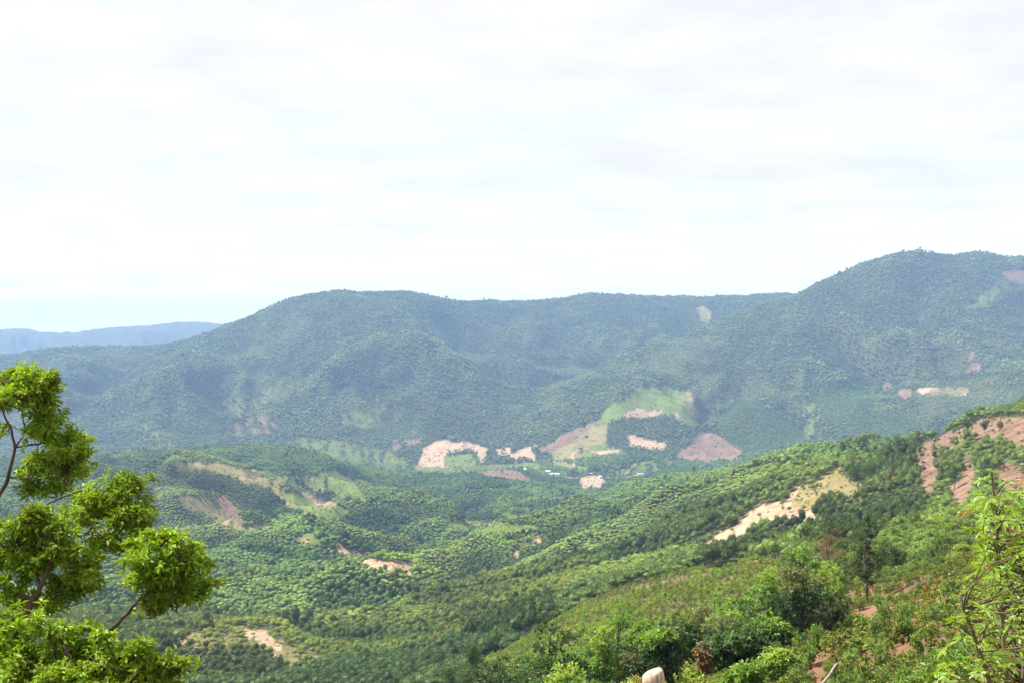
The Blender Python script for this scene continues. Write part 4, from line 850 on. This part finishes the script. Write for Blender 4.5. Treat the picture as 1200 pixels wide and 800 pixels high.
# ---- the sapling at the right edge: whorls of light palmate leaves
def right_sapling():
    rg = np.random.default_rng(33)
    Y0 = 7.6; xb = at(1185, 0, Y0)[0]; base = np.array([xb, Y0, float(ground(np.array([xb]), np.array([Y0]))[0])-0.05]); pb = HY-(base[2]-CAM_Z)*FOC/Y0
    root = empty('young_tree', base)
    m1 = leaf_mat('lime_leaf', (0.22, 0.34, 0.05), None, 0.22, 0.36, 0.45, 6.0, 0.02, 0.35); m2 = leaf_mat('red_young_leaf', (0.30, 0.14, 0.05), None, 0.2, 0.3, 0.45, 6.0, 0.02, 0.35)
    fo = MB(); red = MB(); st = MB()
    top = [(1163,552),(1150,566),(1180,562),(1198,566),(1140,596),(1165,584),(1186,588),(1152,612),(1172,610),(1192,606),(1136,618),(1160,632),(1180,628),(1199,625),(1168,650),(1188,650),(1150,655),(1142,668),(1178,668),(1198,668),
           (1160,680),(1140,690),(1185,690),(1130,702),(1166,702),(1150,712),(1190,712),(1172,724),(1135,722),(1118,728),(1155,735),(1195,735),(1178,745),(1108,762),(1130,752),(1150,756),(1170,765),(1192,762),(1120,778),(1142,780),(1162,790),(1185,785),(1105,795),(1128,800),(1150,808),(1175,810),(1200,800)]
    pts = [(a+rg.normal()*3, b+rg.normal()*3, Y0+rg.normal()*0.4) for a, b in top]+[(a+rg.normal()*12, b+8+rg.normal()*8, Y0+rg.normal()*0.4) for a, b in top[3:]]
    for k in range(430): pts.append((rg.uniform(1150, 1290), rg.uniform(580, 830), Y0+rg.normal()*0.5+0.5))
    for k in range(330): pts.append((rg.uniform(1150, 1215), rg.uniform(600, 820), Y0+0.6+abs(rg.normal())*0.4))
    stems = [np.array([at(1185, pb, Y0), at(1180, 800, Y0), at(1172, 690, Y0), at(1168, 610, Y0-.1), at(1162, 552, Y0-.2)]), np.array([at(1185, pb, Y0), at(1200, 780, Y0+.1), at(1215, 680, Y0+.2), at(1225, 600, Y0+.3)]), np.array([at(1185, pb, Y0), at(1160, 800, Y0-.2), at(1140, 740, Y0-.3), at(1128, 712, Y0-.3)])]
    for s in stems: tube(st, s-base, np.linspace(.02, .006, len(s)), 6)
    dense = np.concatenate([np.stack([np.interp(np.linspace(0, len(s)-1, 40), np.arange(len(s)), s[:, k]) for k in range(3)], 1) for s in stems])
    for i, (a, b, Y) in enumerate(pts):
        c = at(a, b, Y); q = dense[np.argmin(((dense-c)**2).sum(1)+np.maximum(0, dense[:, 2]-c[2]+0.1)*9)]
        tube(st, bend(q, c, 0.12, 5, rg)-base, np.linspace(.006, .0025, 5), 4, 0, False)
        ax = unit(np.array([0, 0, 1.0])+rg.normal(0, 0.35, 3)); n = rg.integers(6, 10); L = rg.uniform(0.046, 0.074)*(0.8 if i < 3 else 1)
        u = unit(np.cross(ax, [0.3, 1, 0.2])); w = np.cross(ax, u); an = np.arange(n)*2*np.pi/n+rg.uniform(0, 6)+rg.normal(0, .2, n)
        D = np.cos(an)[:, None]*u+np.sin(an)[:, None]*w+ax*rg.uniform(-0.15, 0.45, (n, 1)); s = L*rg.uniform(0.75, 1.2, n)
        tgt = red if (rg.random() < 0.045) else fo
        leaves(tgt, np.repeat((c-base)[None], n, 0)+unit(D)*0.012, unit(D), np.repeat(ax[None], n, 0), s, s*0.40, 0, 0.12, 0.32)
    for (a, b, L) in ((1190,768,.15),(1205,778,.2),(1194,700,.08)):
        c = at(a, b, Y0-0.6)-base; leaves(fo, c[None], np.array([[-0.8, -0.3, 0.3]]), np.array([[0, -0.4, 1.0]]), L, L*0.35, 0, 0.1, 0.2)
    link('stem', st.mesh('stem', [bark_mat('green_brown_bark', (0.09, 0.085, 0.04), (0.20, 0.17, 0.09), 20)], True), root); link('foliage', fo.mesh('foliage', [m1]), root); link('young_leaves', red.mesh('young_leaves', [m2]), root)
    tag(root, 'young tree at right edge with whorls of lime green leaves and a few reddish ones', 'tree')
right_sapling()

# ---- the pale stake below the viewpoint
def stake():
    Y = 7.0; x = at(766, 0, Y)[0]; g = float(ground(np.array([x]), np.array([Y]))[0]); top = at(765, 787, Y)
    mb = MB(); H = top[2]-g+0.25; n = 20; r = 0.064
    a = np.arange(n)*2*np.pi/n; rings = []
    prof = [(0, 1.06), (H*0.4, 1.04), (H*0.8, 1.0), (H-0.045, 0.99), (H-0.016, 0.93), (H-0.003, 0.78), (H, 0.5)]
    for (h, k) in prof:
        lean = h*0.10; slant = 0.26*min(1.0, h/H)**8
        rings.append(np.stack([np.cos(a)*r*k-lean, np.sin(a)*r*k+h*0.02, np.full(n, h)+slant*np.cos(a)*r*k*1.6], 1))
    V = np.concatenate(rings+[np.array([[-H*0.10, H*0.02, H+0.002]])]); F = [(i*n+k, i*n+(k+1) % n, (i+1)*n+(k+1) % n, (i+1)*n+k) for i in range(len(prof)-1) for k in range(n)]
    mb.add(V, F); o2 = len(prof)*n
    mb.add(V[-1-n:], [(k, (k+1) % n, n) for k in range(n)])
    m = bark_mat('sawn_pale_wood', (0.26, 0.19, 0.125), (0.62, 0.51, 0.38), 45)
    o = link('fence_stake', mb.mesh('fence_stake', [m], True), None, (top[0]+H*0.10, Y, g-0.25)); tag(o, 'pale rounded wooden stake poking up at the bottom edge', 'stake')
stake()

# ---- trees of the mixed wood below the viewpoint
def leaf_kind(name, col, tr=0.3): return leaf_mat(name, col, None, 0.34, tr, 0.5, 0.9, 0.03, 0.3)
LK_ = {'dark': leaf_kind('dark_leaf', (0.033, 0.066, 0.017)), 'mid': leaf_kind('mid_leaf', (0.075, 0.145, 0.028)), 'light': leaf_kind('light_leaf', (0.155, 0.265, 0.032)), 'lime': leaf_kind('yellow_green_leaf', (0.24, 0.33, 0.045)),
       'brown': leaf_kind('brown_leaf', (0.20, 0.155, 0.08), 0.15), 'rust': leaf_kind('rust_leaf', (0.25, 0.12, 0.055), 0.15), 'olive': leaf_kind('olive_leaf', (0.15, 0.165, 0.042))}
def wood_tree(name, H, Wd, kinds, seed, bark=None, crown=0.62, n=2600, size=0.28, lobes=9, shape='round', bare=0.0, trunks=1):
    """trunk, limbs and a lobed crown; kinds: (main leaf, leaf of the topmost lobes)"""
    rg = np.random.default_rng(seed); bark = bark or M_bark_dark; root = empty(name, (0, 0, 0)); R_ = Wd/2; cz0 = H*(1-crown)
    L = []
    for k in range(lobes):
        t = (k+0.5)/lobes; a = k*2.4+rg.uniform(-.5, .5)
        if shape == 'round': prof = math.sqrt(max(0.05, 1-(2*t-0.9)**2*0.85))
        elif shape == 'column': prof = 0.85
        elif shape == 'umbrella': prof = 0.5+0.6*t
        else: prof = 1.0-0.75*t
        d = R_*prof*rg.uniform(0.25, 0.72); r = R_*rg.uniform(0.36, 0.55)*(0.7+0.3*prof); zc = cz0+crown*H*(0.12+0.8*t)
        L.append((np.array([math.cos(a)*d, math.sin(a)*d, zc]), np.array([r, r, min(r*0.72, H*crown*0.3)]), t))
    topz = max(c[2]+r[2] for c, r, t in L); sh = H-topz
    for c, r, t in L: c[2] += sh*t
    tr = MB(); tp = bend((0, 0, -0.6), (rg.normal()*0.06*H, rg.normal()*0.06*H, H*0.86), 0.03, 7, rg); rad = max(0.06, H*0.017)
    tube(tr, tp, np.linspace(rad, rad*0.25, 7), 7); link('trunk', tr.mesh('trunk', [bark], True), root)
    for k in range(1, trunks):
        q = MB(); o_ = rg.normal(0, R_*0.35, 2); tube(q, bend((o_[0], o_[1], -0.6), (o_[0]*1.6, o_[1]*1.6, H*rg.uniform(0.6, 0.85)), 0.04, 6, rg), np.linspace(rad*0.8, rad*0.2, 6), 6); link('trunk', q.mesh('trunk', [bark], True), root)
    lb = MB()
    for c, r, t in L:
        s = tp[min(6, max(1, int(6*(c[2]-r[2])/H*0.85)))]; tube(lb, bend(s, c, 0.08, 5, rg), np.linspace(rad*0.42, rad*0.12, 5), 5, 0, False)
        if bare > 0:
            for q in range(6): tube(lb, bend(c-r*np.array([0, 0, .6]), c+rdir(1, rg)[0]*r*1.05, 0.1, 4, rg), np.linspace(rad*0.16, rad*0.05, 4), 4, 0, False)
    link('limbs', lb.mesh('limbs', [bark], True), root)
    fo = MB(); tot = sum(r[0]**2 for c, r, t in L)
    top = sorted(range(len(L)), key=lambda i: -L[i][0][2])[:max(1, len(L)//3)]
    for i, (c, r, t) in enumerate(L):
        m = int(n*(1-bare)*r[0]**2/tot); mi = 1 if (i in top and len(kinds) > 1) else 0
        nt = max(4, m//9); d = rdir(nt, rg); d[:, 2] = np.where((d[:, 2] < 0) & (rg.random(nt) < 0.5), -d[:, 2], d[:, 2]); P = c+d*(rg.random(nt)**0.3)[:, None]*r*(1+0.1*rg.normal(size=(nt, 1)))
        for k in range(nt): tuft(fo, P[k], unit(d[k]+np.array([0, 0, .3])), 9, size, rg, 0.5, 0.9, 0.2, mi)
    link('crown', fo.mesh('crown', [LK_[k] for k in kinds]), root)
    return root
def put(root, px, Y, rz=0.0, scl=1.0, dz=0.0):
    x = (px-600)/FOC*Y; g = float(ground(np.array([x]), np.array([Y]))[0]); root.location = (x, Y, g+dz); root.rotation_euler = (0, 0, rz); root.scale = (scl, scl, scl); return root
NAMED = []
def rooted(px, py_top, Y, wpx, **kw):
    """a tree rooted at (px, Y) whose top reaches the photo row py_top and whose crown is wpx photo pixels wide"""
    x = (px-600)/FOC*Y; g = float(ground(np.array([x]), np.array([Y]))[0]); H = max(1.5, CAM_Z+(HY-py_top)/FOC*Y-g); W = 1.3*wpx/FOC*Y
    nm = kw.pop('name', 'leafy_tree'); lab = kw.pop('label'); cat = kw.pop('cat', 'tree'); grp = kw.pop('group', None)
    NAMED.append((px, Y, wpx))
    o = wood_tree(nm, H, W, kw.pop('kinds'), kw.pop('seed', int(px*7+py_top)), n=int(kw.pop('n', 2600)*1.6), crown=min(.9, kw.pop('crown', .7)+.08), **kw); o.location = (x, Y, g); tag(o, lab, cat, grp); return o
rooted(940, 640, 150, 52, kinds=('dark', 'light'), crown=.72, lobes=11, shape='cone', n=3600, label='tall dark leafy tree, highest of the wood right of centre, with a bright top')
rooted(900, 664, 152, 38, kinds=('olive', 'lime'), crown=.55, n=1900, label='small yellow topped tree left of the tall dark leafy tree')
rooted(968, 656, 168, 52, kinds=('olive', 'lime'), crown=.75, n=3200, bark=M_bark_pale, trunks=4, lobes=11, label='airy yellow green tree with several thin pale trunks beside the red clearing')
rooted(936, 692, 126, 66, kinds=('brown', 'brown'), crown=.55, n=2600, bare=.35, lobes=12, label='round greyish brown half bare tree among the green wood')
rooted(1018, 606, 182, 11, kinds=('dark', 'dark'), crown=.80, n=1500, lobes=12, shape='column', name='slender_tree', label='very slender tall dark tree standing alone above the scrub', size=.26)
rooted(970, 628, 285, 36, kinds=('brown', 'rust'), crown=.7, n=1200, bare=.3, size=.4, label='withered brown tree standing behind the tall dark leafy tree')
rooted(898, 722, 96, 66, kinds=('mid', 'light'), crown=.75, n=4600, lobes=12, label='large bright leafy tree in front of the dark wood')
rooted(925, 738, 100, 62, kinds=('dark',), crown=.8, n=3400, lobes=11, label='shady dark green tree right of the large bright leafy tree')
rooted(868, 738, 88, 50, kinds=('dark', 'mid'), crown=.8, n=3200, label='deep green tree left of the large bright leafy tree')
rooted(862, 704, 150, 26, kinds=('dark', 'olive'), crown=.7, shape='column', n=1400, label='narrow dark tree standing out of the light scrub')
rooted(843, 690, 190, 34, kinds=('olive', 'light'), crown=.65, n=1600, label='thin light green tree left of the narrow dark tree')
rooted(882, 694, 160, 32, kinds=('light', 'lime'), crown=.6, n=1600, label='lime green tree just above the large bright leafy tree')
rooted(826, 756, 88, 15, kinds=('rust', 'brown'), crown=.62, n=560, lobes=7, shape='column', label='rust red little tree low at the bottom edge right of the stake')
rooted(846, 742, 92, 42, kinds=('mid', 'mid'), crown=.75, n=2500, label='mid green tree right behind the rust red little tree')
rooted(772, 736, 84, 50, kinds=('dark', 'light'), crown=.62, n=2600, label='tree with dark bare trunk and bright sprays just behind the stake')
rooted(803, 728, 104, 44, kinds=('dark', 'mid'), crown=.75, n=2500, label='dark rounded tree between the stake and the rust red little tree')
rooted(788, 738, 96, 30, kinds=('mid', 'olive'), crown=.75, n=1700, label='slight olive green tree right of the tree with the dark trunk')
rooted(729, 706, 138, 50, kinds=('mid', 'light'), crown=.8, n=2800, label='domed fresh green tree alone on the light scrub slope')
rooted(705, 734, 108, 36, kinds=('light', 'lime'), crown=.75, n=2000, label='bright yellow green tree below the domed tree on the scrub slope')
rooted(748, 728, 110, 34, kinds=('olive', 'light'), crown=.75, n=1900, label='olive green tree left of the tree with the dark trunk')
rooted(818, 712, 148, 34, kinds=('mid', 'olive'), crown=.7, n=1700, label='soft green tree on the scrub above the rust red little tree')
rooted(985, 712, 120, 34, kinds=('dark', 'olive'), crown=.7, n=1800, bark=M_bark_pale, trunks=3, label='dark tree with pale leaning stems at the edge of the red clearing')
rooted(958, 748, 92, 46, kinds=('dark', 'olive'), crown=.8, n=2600, label='dark bushy tree at the foot of the half bare brown tree')
rooted(915, 762, 78, 48, kinds=('light', 'lime'), crown=.8, n=2600, label='light green bushy tree low in front of the shady dark tree')
rooted(880, 776, 70, 44, kinds=('light', 'light'), crown=.85, n=2400, label='bright green bush at bottom edge below the large bright leafy tree')
def tall_wood():
    rg = np.random.default_rng(55); kinds = [('dark', 'mid'), ('dark', 'light'), ('mid', 'light'), ('dark', 'olive'), ('mid', 'lime')]; prot = {}; spots_ = []
    for t in range(900):
        px = rg.uniform(838, 1000); Y = rg.uniform(96, 172); x = (px-600)/FOC*Y
        if px > np.interp(Y, [96, 172], [955, 1000]) or any((x-a)**2+(Y-b)**2 < 3.3**2 for a, b in spots_): continue
        g = float(ground(np.array([x]), np.array([Y]))[0]); top = np.interp(px, [838, 870, 900, 940, 975, 1000], [722, 684, 670, 648, 656, 700])+rg.uniform(0, 36)**1.0
        H = CAM_Z+(HY-top)/FOC*Y-g
        if H < 4.0: continue
        spots_.append((x, Y)); k = int(rg.integers(0, 5))
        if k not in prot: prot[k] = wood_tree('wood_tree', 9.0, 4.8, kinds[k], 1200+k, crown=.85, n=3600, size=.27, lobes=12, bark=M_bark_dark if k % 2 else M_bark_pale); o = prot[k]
        else: o = copy_tree(prot[k])
        o.location = (x, Y, g); s = min(H, 13.0)/9.0; w_ = (0.55+0.45*s)*rg.uniform(.9, 1.15); o.scale = (w_, w_, s); o.rotation_euler = (0, 0, rg.uniform(0, 6.28))
        tag(o, 'dark leafy tree crowding the tall dense wood right of the bottom centre', 'tree', 'trees of the tall dense wood')
        if len(spots_) >= 34: break
    print('tall wood', len(spots_))
# the understorey of the same wood: nothing tells these apart
_TW = True
UND = [wood_tree('understorey_tree', h, w, k, 900+i, crown=.8, n=1500, size=.26, lobes=8) for i, (h, w, k) in enumerate([(5.5, 3.8, ('mid', 'light')), (6.5, 4.2, ('dark', 'mid')), (4.8, 3.6, ('olive', 'light')), (6.0, 3.4, ('mid', 'mid')), (5.0, 4.0, ('light', 'lime')), (7.0, 4.4, ('dark', 'dark'))])]
def copy_tree(o):
    c = o.copy(); scene.collection.objects.link(c)
    for ch in list(o.children):
        k = ch.copy(); scene.collection.objects.link(k); k.parent = c
    return c
tall_wood()
def understorey():
    rg = np.random.default_rng(77); used = set(); n = 0
    for t in range(4000):
        Y = rg.uniform(72, 175); px = rg.uniform(560, 975)
        lo = np.interp(Y, [72, 175], [640, 560]); x = (px-600)/FOC*Y; g = float(ground(np.array([x]), np.array([Y]))[0]); py = HY-(g-CAM_Z)*FOC/Y
        lim = np.interp(px, [560, 640, 700, 800, 870, 920, 975], [805, 795, 775, 765, 745, 735, 735])
        if py < lim or py > 880: continue
        if any((x-a)**2+(Y-b)**2 < 2.6**2 for a, b in used): continue
        if any(abs(px-a) < 0.5*w_+10 and Y < b for a, b, w_ in NAMED): continue
        used.add((x, Y)); i = rg.integers(0, 6); o = UND[i] if not UND[i].get('label') else copy_tree(UND[i])
        put(o, px, Y, rg.uniform(0, 6.28), rg.uniform(0.7, 1.2)); tag(o, 'leafy green tree packed in the low mixed wood along the bottom centre', 'tree', 'understorey trees of the mixed wood'); n += 1
        if n >= 110: break
    print('understorey', n)
understorey()
# ---- saplings and bushes on the red clearing
def clearing_bushes():
    rg = np.random.default_rng(78); mats = [leaf_mat('sapling_leaf', (0.11, 0.20, 0.04), 'OBJECT', 0.3, 0.28, 0.5, 2.0, 0.03, 0.25), M_bark_dark]
    pr = []
    for k in range(5):
        mb = MB(); h = [1.5, 1.1, 1.9, 1.3, 0.9][k]; w = [0.8, .9, .75, .7, .85][k]
        for q in range(5):
            a = rg.uniform(0, 6.28); d = w*rg.uniform(0, .5); c = np.array([math.cos(a)*d, math.sin(a)*d, h*rg.uniform(.35, .85)])
            tube(mb, bend((0, 0, -.2), c, .05, 4, rg), np.linspace(.025, .008, 4), 4, 1, False)
            for t in range(9):
                dd = rdir(1, rg)[0]; tuft(mb, c+dd*w*0.38*np.array([1, 1, .8]), dd, 7, 0.17, rg, 0.42)
        pr.append(mb.mesh('clearing_sapling', mats))
    n = 0; used = []
    for t in range(6000):
        Y = math.exp(rg.uniform(math.log(34), math.log(190))); px = rg.uniform(900, 1260); x = (px-600)/FOC*Y; g = float(ground(np.array([x]), np.array([Y]))[0]); py = HY-(g-CAM_Z)*FOC/Y
        if py > 830 or py < np.interp(px, [900, 985, 1060, 1200], [790, 712, 700, 668]) or px < np.interp(py, [700, 800], [985, 930]): continue
        if any((x-a)**2+(Y-b)**2 < 1.7**2 for a, b in used): continue
        used.append((x, Y)); o = link('clearing_sapling', pr[rg.integers(0, 5)], None, (x, Y, g)); s = rg.uniform(.7, 1.3); o.scale = (s, s, s*rg.uniform(.8, 1.25)); o.rotation_euler = (0, 0, rg.uniform(0, 6.28))
        v = rg.uniform(.75, 1.35); o.color = (v*rg.uniform(.9, 1.35), v, v*rg.uniform(.7, 1), 1)
        tag(o, 'small green sapling scattered over the reddish clearing at lower right', 'sapling', 'saplings on the red clearing'); n += 1
        if n >= 170: break
    print('saplings', n)
clearing_bushes()
def stick(name, p0, p1, Y, r, label, cat='branch', mat=None):
    a = at(*p0, Y); b = at(*p1, Y+0.5); g = float(ground(a[:1], a[1:2])[0]); mb = MB(); dz = g-a[2]+0.05
    tube(mb, bend(np.zeros(3), b-a, 0.006, 6), np.linspace(r, r*.7, 6), 7); o = link(name, mb.mesh(name, [mat or M_dead], True), None, (a[0], a[1], a[2]+max(dz, -0.2))); tag(o, label, cat); return o
stick('dead_branch', (963, 796), (981, 772), 56, .075, 'weathered pale dead branch leaning out of the red clearing')
stick('dead_tree', (1001, 752), (991, 716), 110, .07, 'thin pale dead stem leaning left beside the clearing', 'dead tree')
stick('dead_tree', (998, 745), (994, 700), 118, .06, 'thin upright pale stem behind the leaning dead stem', 'dead tree')

# ---- single trees one can pick out on the far side of the valley
def far_single(px, py, hpx, wpx, kinds, label, name='lone_tree', crown=.7, **kw):
    x, Y, g = spot(px, py, 350); H = hpx/FOC*Y; o = wood_tree(name, H, wpx/FOC*Y, kinds, int(px*3+py), crown=crown, n=kw.pop('n', 700), size=max(.35, Y*0.0009), lobes=8, **kw); o.location = (x, Y, g); tag(o, label, 'tree'); return o
far_single(1134, 521, 34, 18, ('dark',), 'lone tree with a thick bare trunk on the pink cleared slope', crown=.5)
far_single(1107, 566, 24, 16, ('dark',), 'dark small tree on the left edge of the lower cleared slope')
far_single(1117, 574, 30, 18, ('dark', 'mid'), 'taller green tree left of the bare reddish strip on the cleared slope')
far_single(1150, 553, 16, 13, ('dark',), 'small dark tree at the top right of the bare reddish strip')
far_single(1156, 570, 26, 17, ('dark', 'mid'), 'green tree right of the bare reddish strip on the cleared slope')
far_single(1167, 584, 20, 18, ('dark',), 'low dark tree at the bottom right of the bare reddish strip')
far_single(1096, 541, 13, 10, ('dark',), 'tiny dark tree in the middle of the upper pink slope')
far_single(1154, 507, 14, 9, ('dark',), 'thin dark tree on the crest of the pink cleared slope')
far_single(1172, 506, 13, 10, ('olive',), 'small olive tree near the right end of the cleared crest')
far_single(1006, 578, 36, 36, ('dark', 'mid'), 'big round tree at the right end of the dry grass slope', n=1800)
far_single(1024, 572, 34, 30, ('dark', 'mid'), 'broad dark tree just right of the big round tree', n=1500)
far_single(988, 538, 24, 18, ('dark', 'olive'), 'spiky tree on the right ridge left of the taller crest tree', n=900)
far_single(1012, 534, 24, 17, ('dark',), 'taller crest tree on the right ridge above the round trees', n=900)
far_single(940, 548, 18, 16, ('dark', 'mid'), 'rounded tree alone at the left end of the right ridge')
# ---- farm houses on the valley floor
M_roofs = [plain_mat('white_roof', (0.75, 0.76, 0.78), .5, .06, .5), plain_mat('blue_grey_roof', (0.42, 0.50, 0.60), .5, .06, .5)]; M_wallw = plain_mat('white_wall', (0.72, 0.70, 0.66), .8, .06, .5); M_hole = plain_mat('dark_opening', (0.05, 0.05, 0.06), .6, .1, 1)
def house(px, py, L, W, H, rz, roof, label):
    x, Y, g = spot(px, py, 2200); root = empty('farm_house', (x, Y, g)); root.rotation_euler = (0, 0, rz); l, w = L/2, W/2
    mb = MB(); V = [(-l,-w,-2),(l,-w,-2),(l,w,-2),(-l,w,-2),(-l,-w,H),(l,-w,H),(l,w,H),(-l,w,H),(-l,0,H+W*.28),(l,0,H+W*.28)]
    mb.add(V, [(0,1,5,4),(1,2,6,5),(2,3,7,6),(3,0,4,7)]); mb.add(V, [(4,7,8),(5,9,6)]); link('wall', mb.mesh('wall', [M_wallw]), root)
    rf = MB(); e = .5; t = .25; rise = W*.28
    for s in (-1, 1):
        a = np.array([(-l-e, s*(w+e), H-rise*e/w+.05), (l+e, s*(w+e), H-rise*e/w+.05), (l+e, 0, H+rise+.05), (-l-e, 0, H+rise+.05)]); b = a+np.array([0, 0, t]); rf.add(np.vstack([a, b]), [(0,1,2,3),(4,5,6,7),(0,1,5,4),(0,3,7,4),(1,2,6,5)])
    link('roof', rf.mesh('roof', [roof]), root)
    d = MB(); d.add([(-.6,-w-.03,0),(.6,-w-.03,0),(.6,-w-.03,2.1),(-.6,-w-.03,2.1)], [(0,1,2,3)]); link('door', d.mesh('door', [M_hole]), root)
    for q in (-.6, .6):
        d = MB(); d.add([(q*l-.7,-w-.03,1),(q*l+.7,-w-.03,1),(q*l+.7,-w-.03,2.1),(q*l-.7,-w-.03,2.1)], [(0,1,2,3)]); link('window', d.mesh('window', [M_hole]), root)
    tag(root, label, 'house')
house(614, 551, 11, 9, 4, .3, M_roofs[0], 'white gabled house standing alone above the tan mound in the valley')
house(642, 553, 12, 8, 3.5, -.1, M_roofs[0], 'small white roofed house left of the long low shed')
house(650, 556, 26, 7, 3, -.05, M_roofs[0], 'long low white shed beside the small white roofed house')
house(691, 556, 18, 8, 3.5, .15, M_roofs[0], 'white house on the left of the row above the bare yard')
house(703, 560, 9, 7, 5.5, .6, M_roofs[0], 'tall narrow white house just above the bare yard')
house(716, 557, 11, 8, 3.5, 0, M_roofs[0], 'white house right of the tall narrow one')
house(750, 556, 14, 7, 3, .1, M_roofs[1], 'blue grey roofed house at the right end of the hamlet')
print("foreground", round(time.time()-T0, 1))
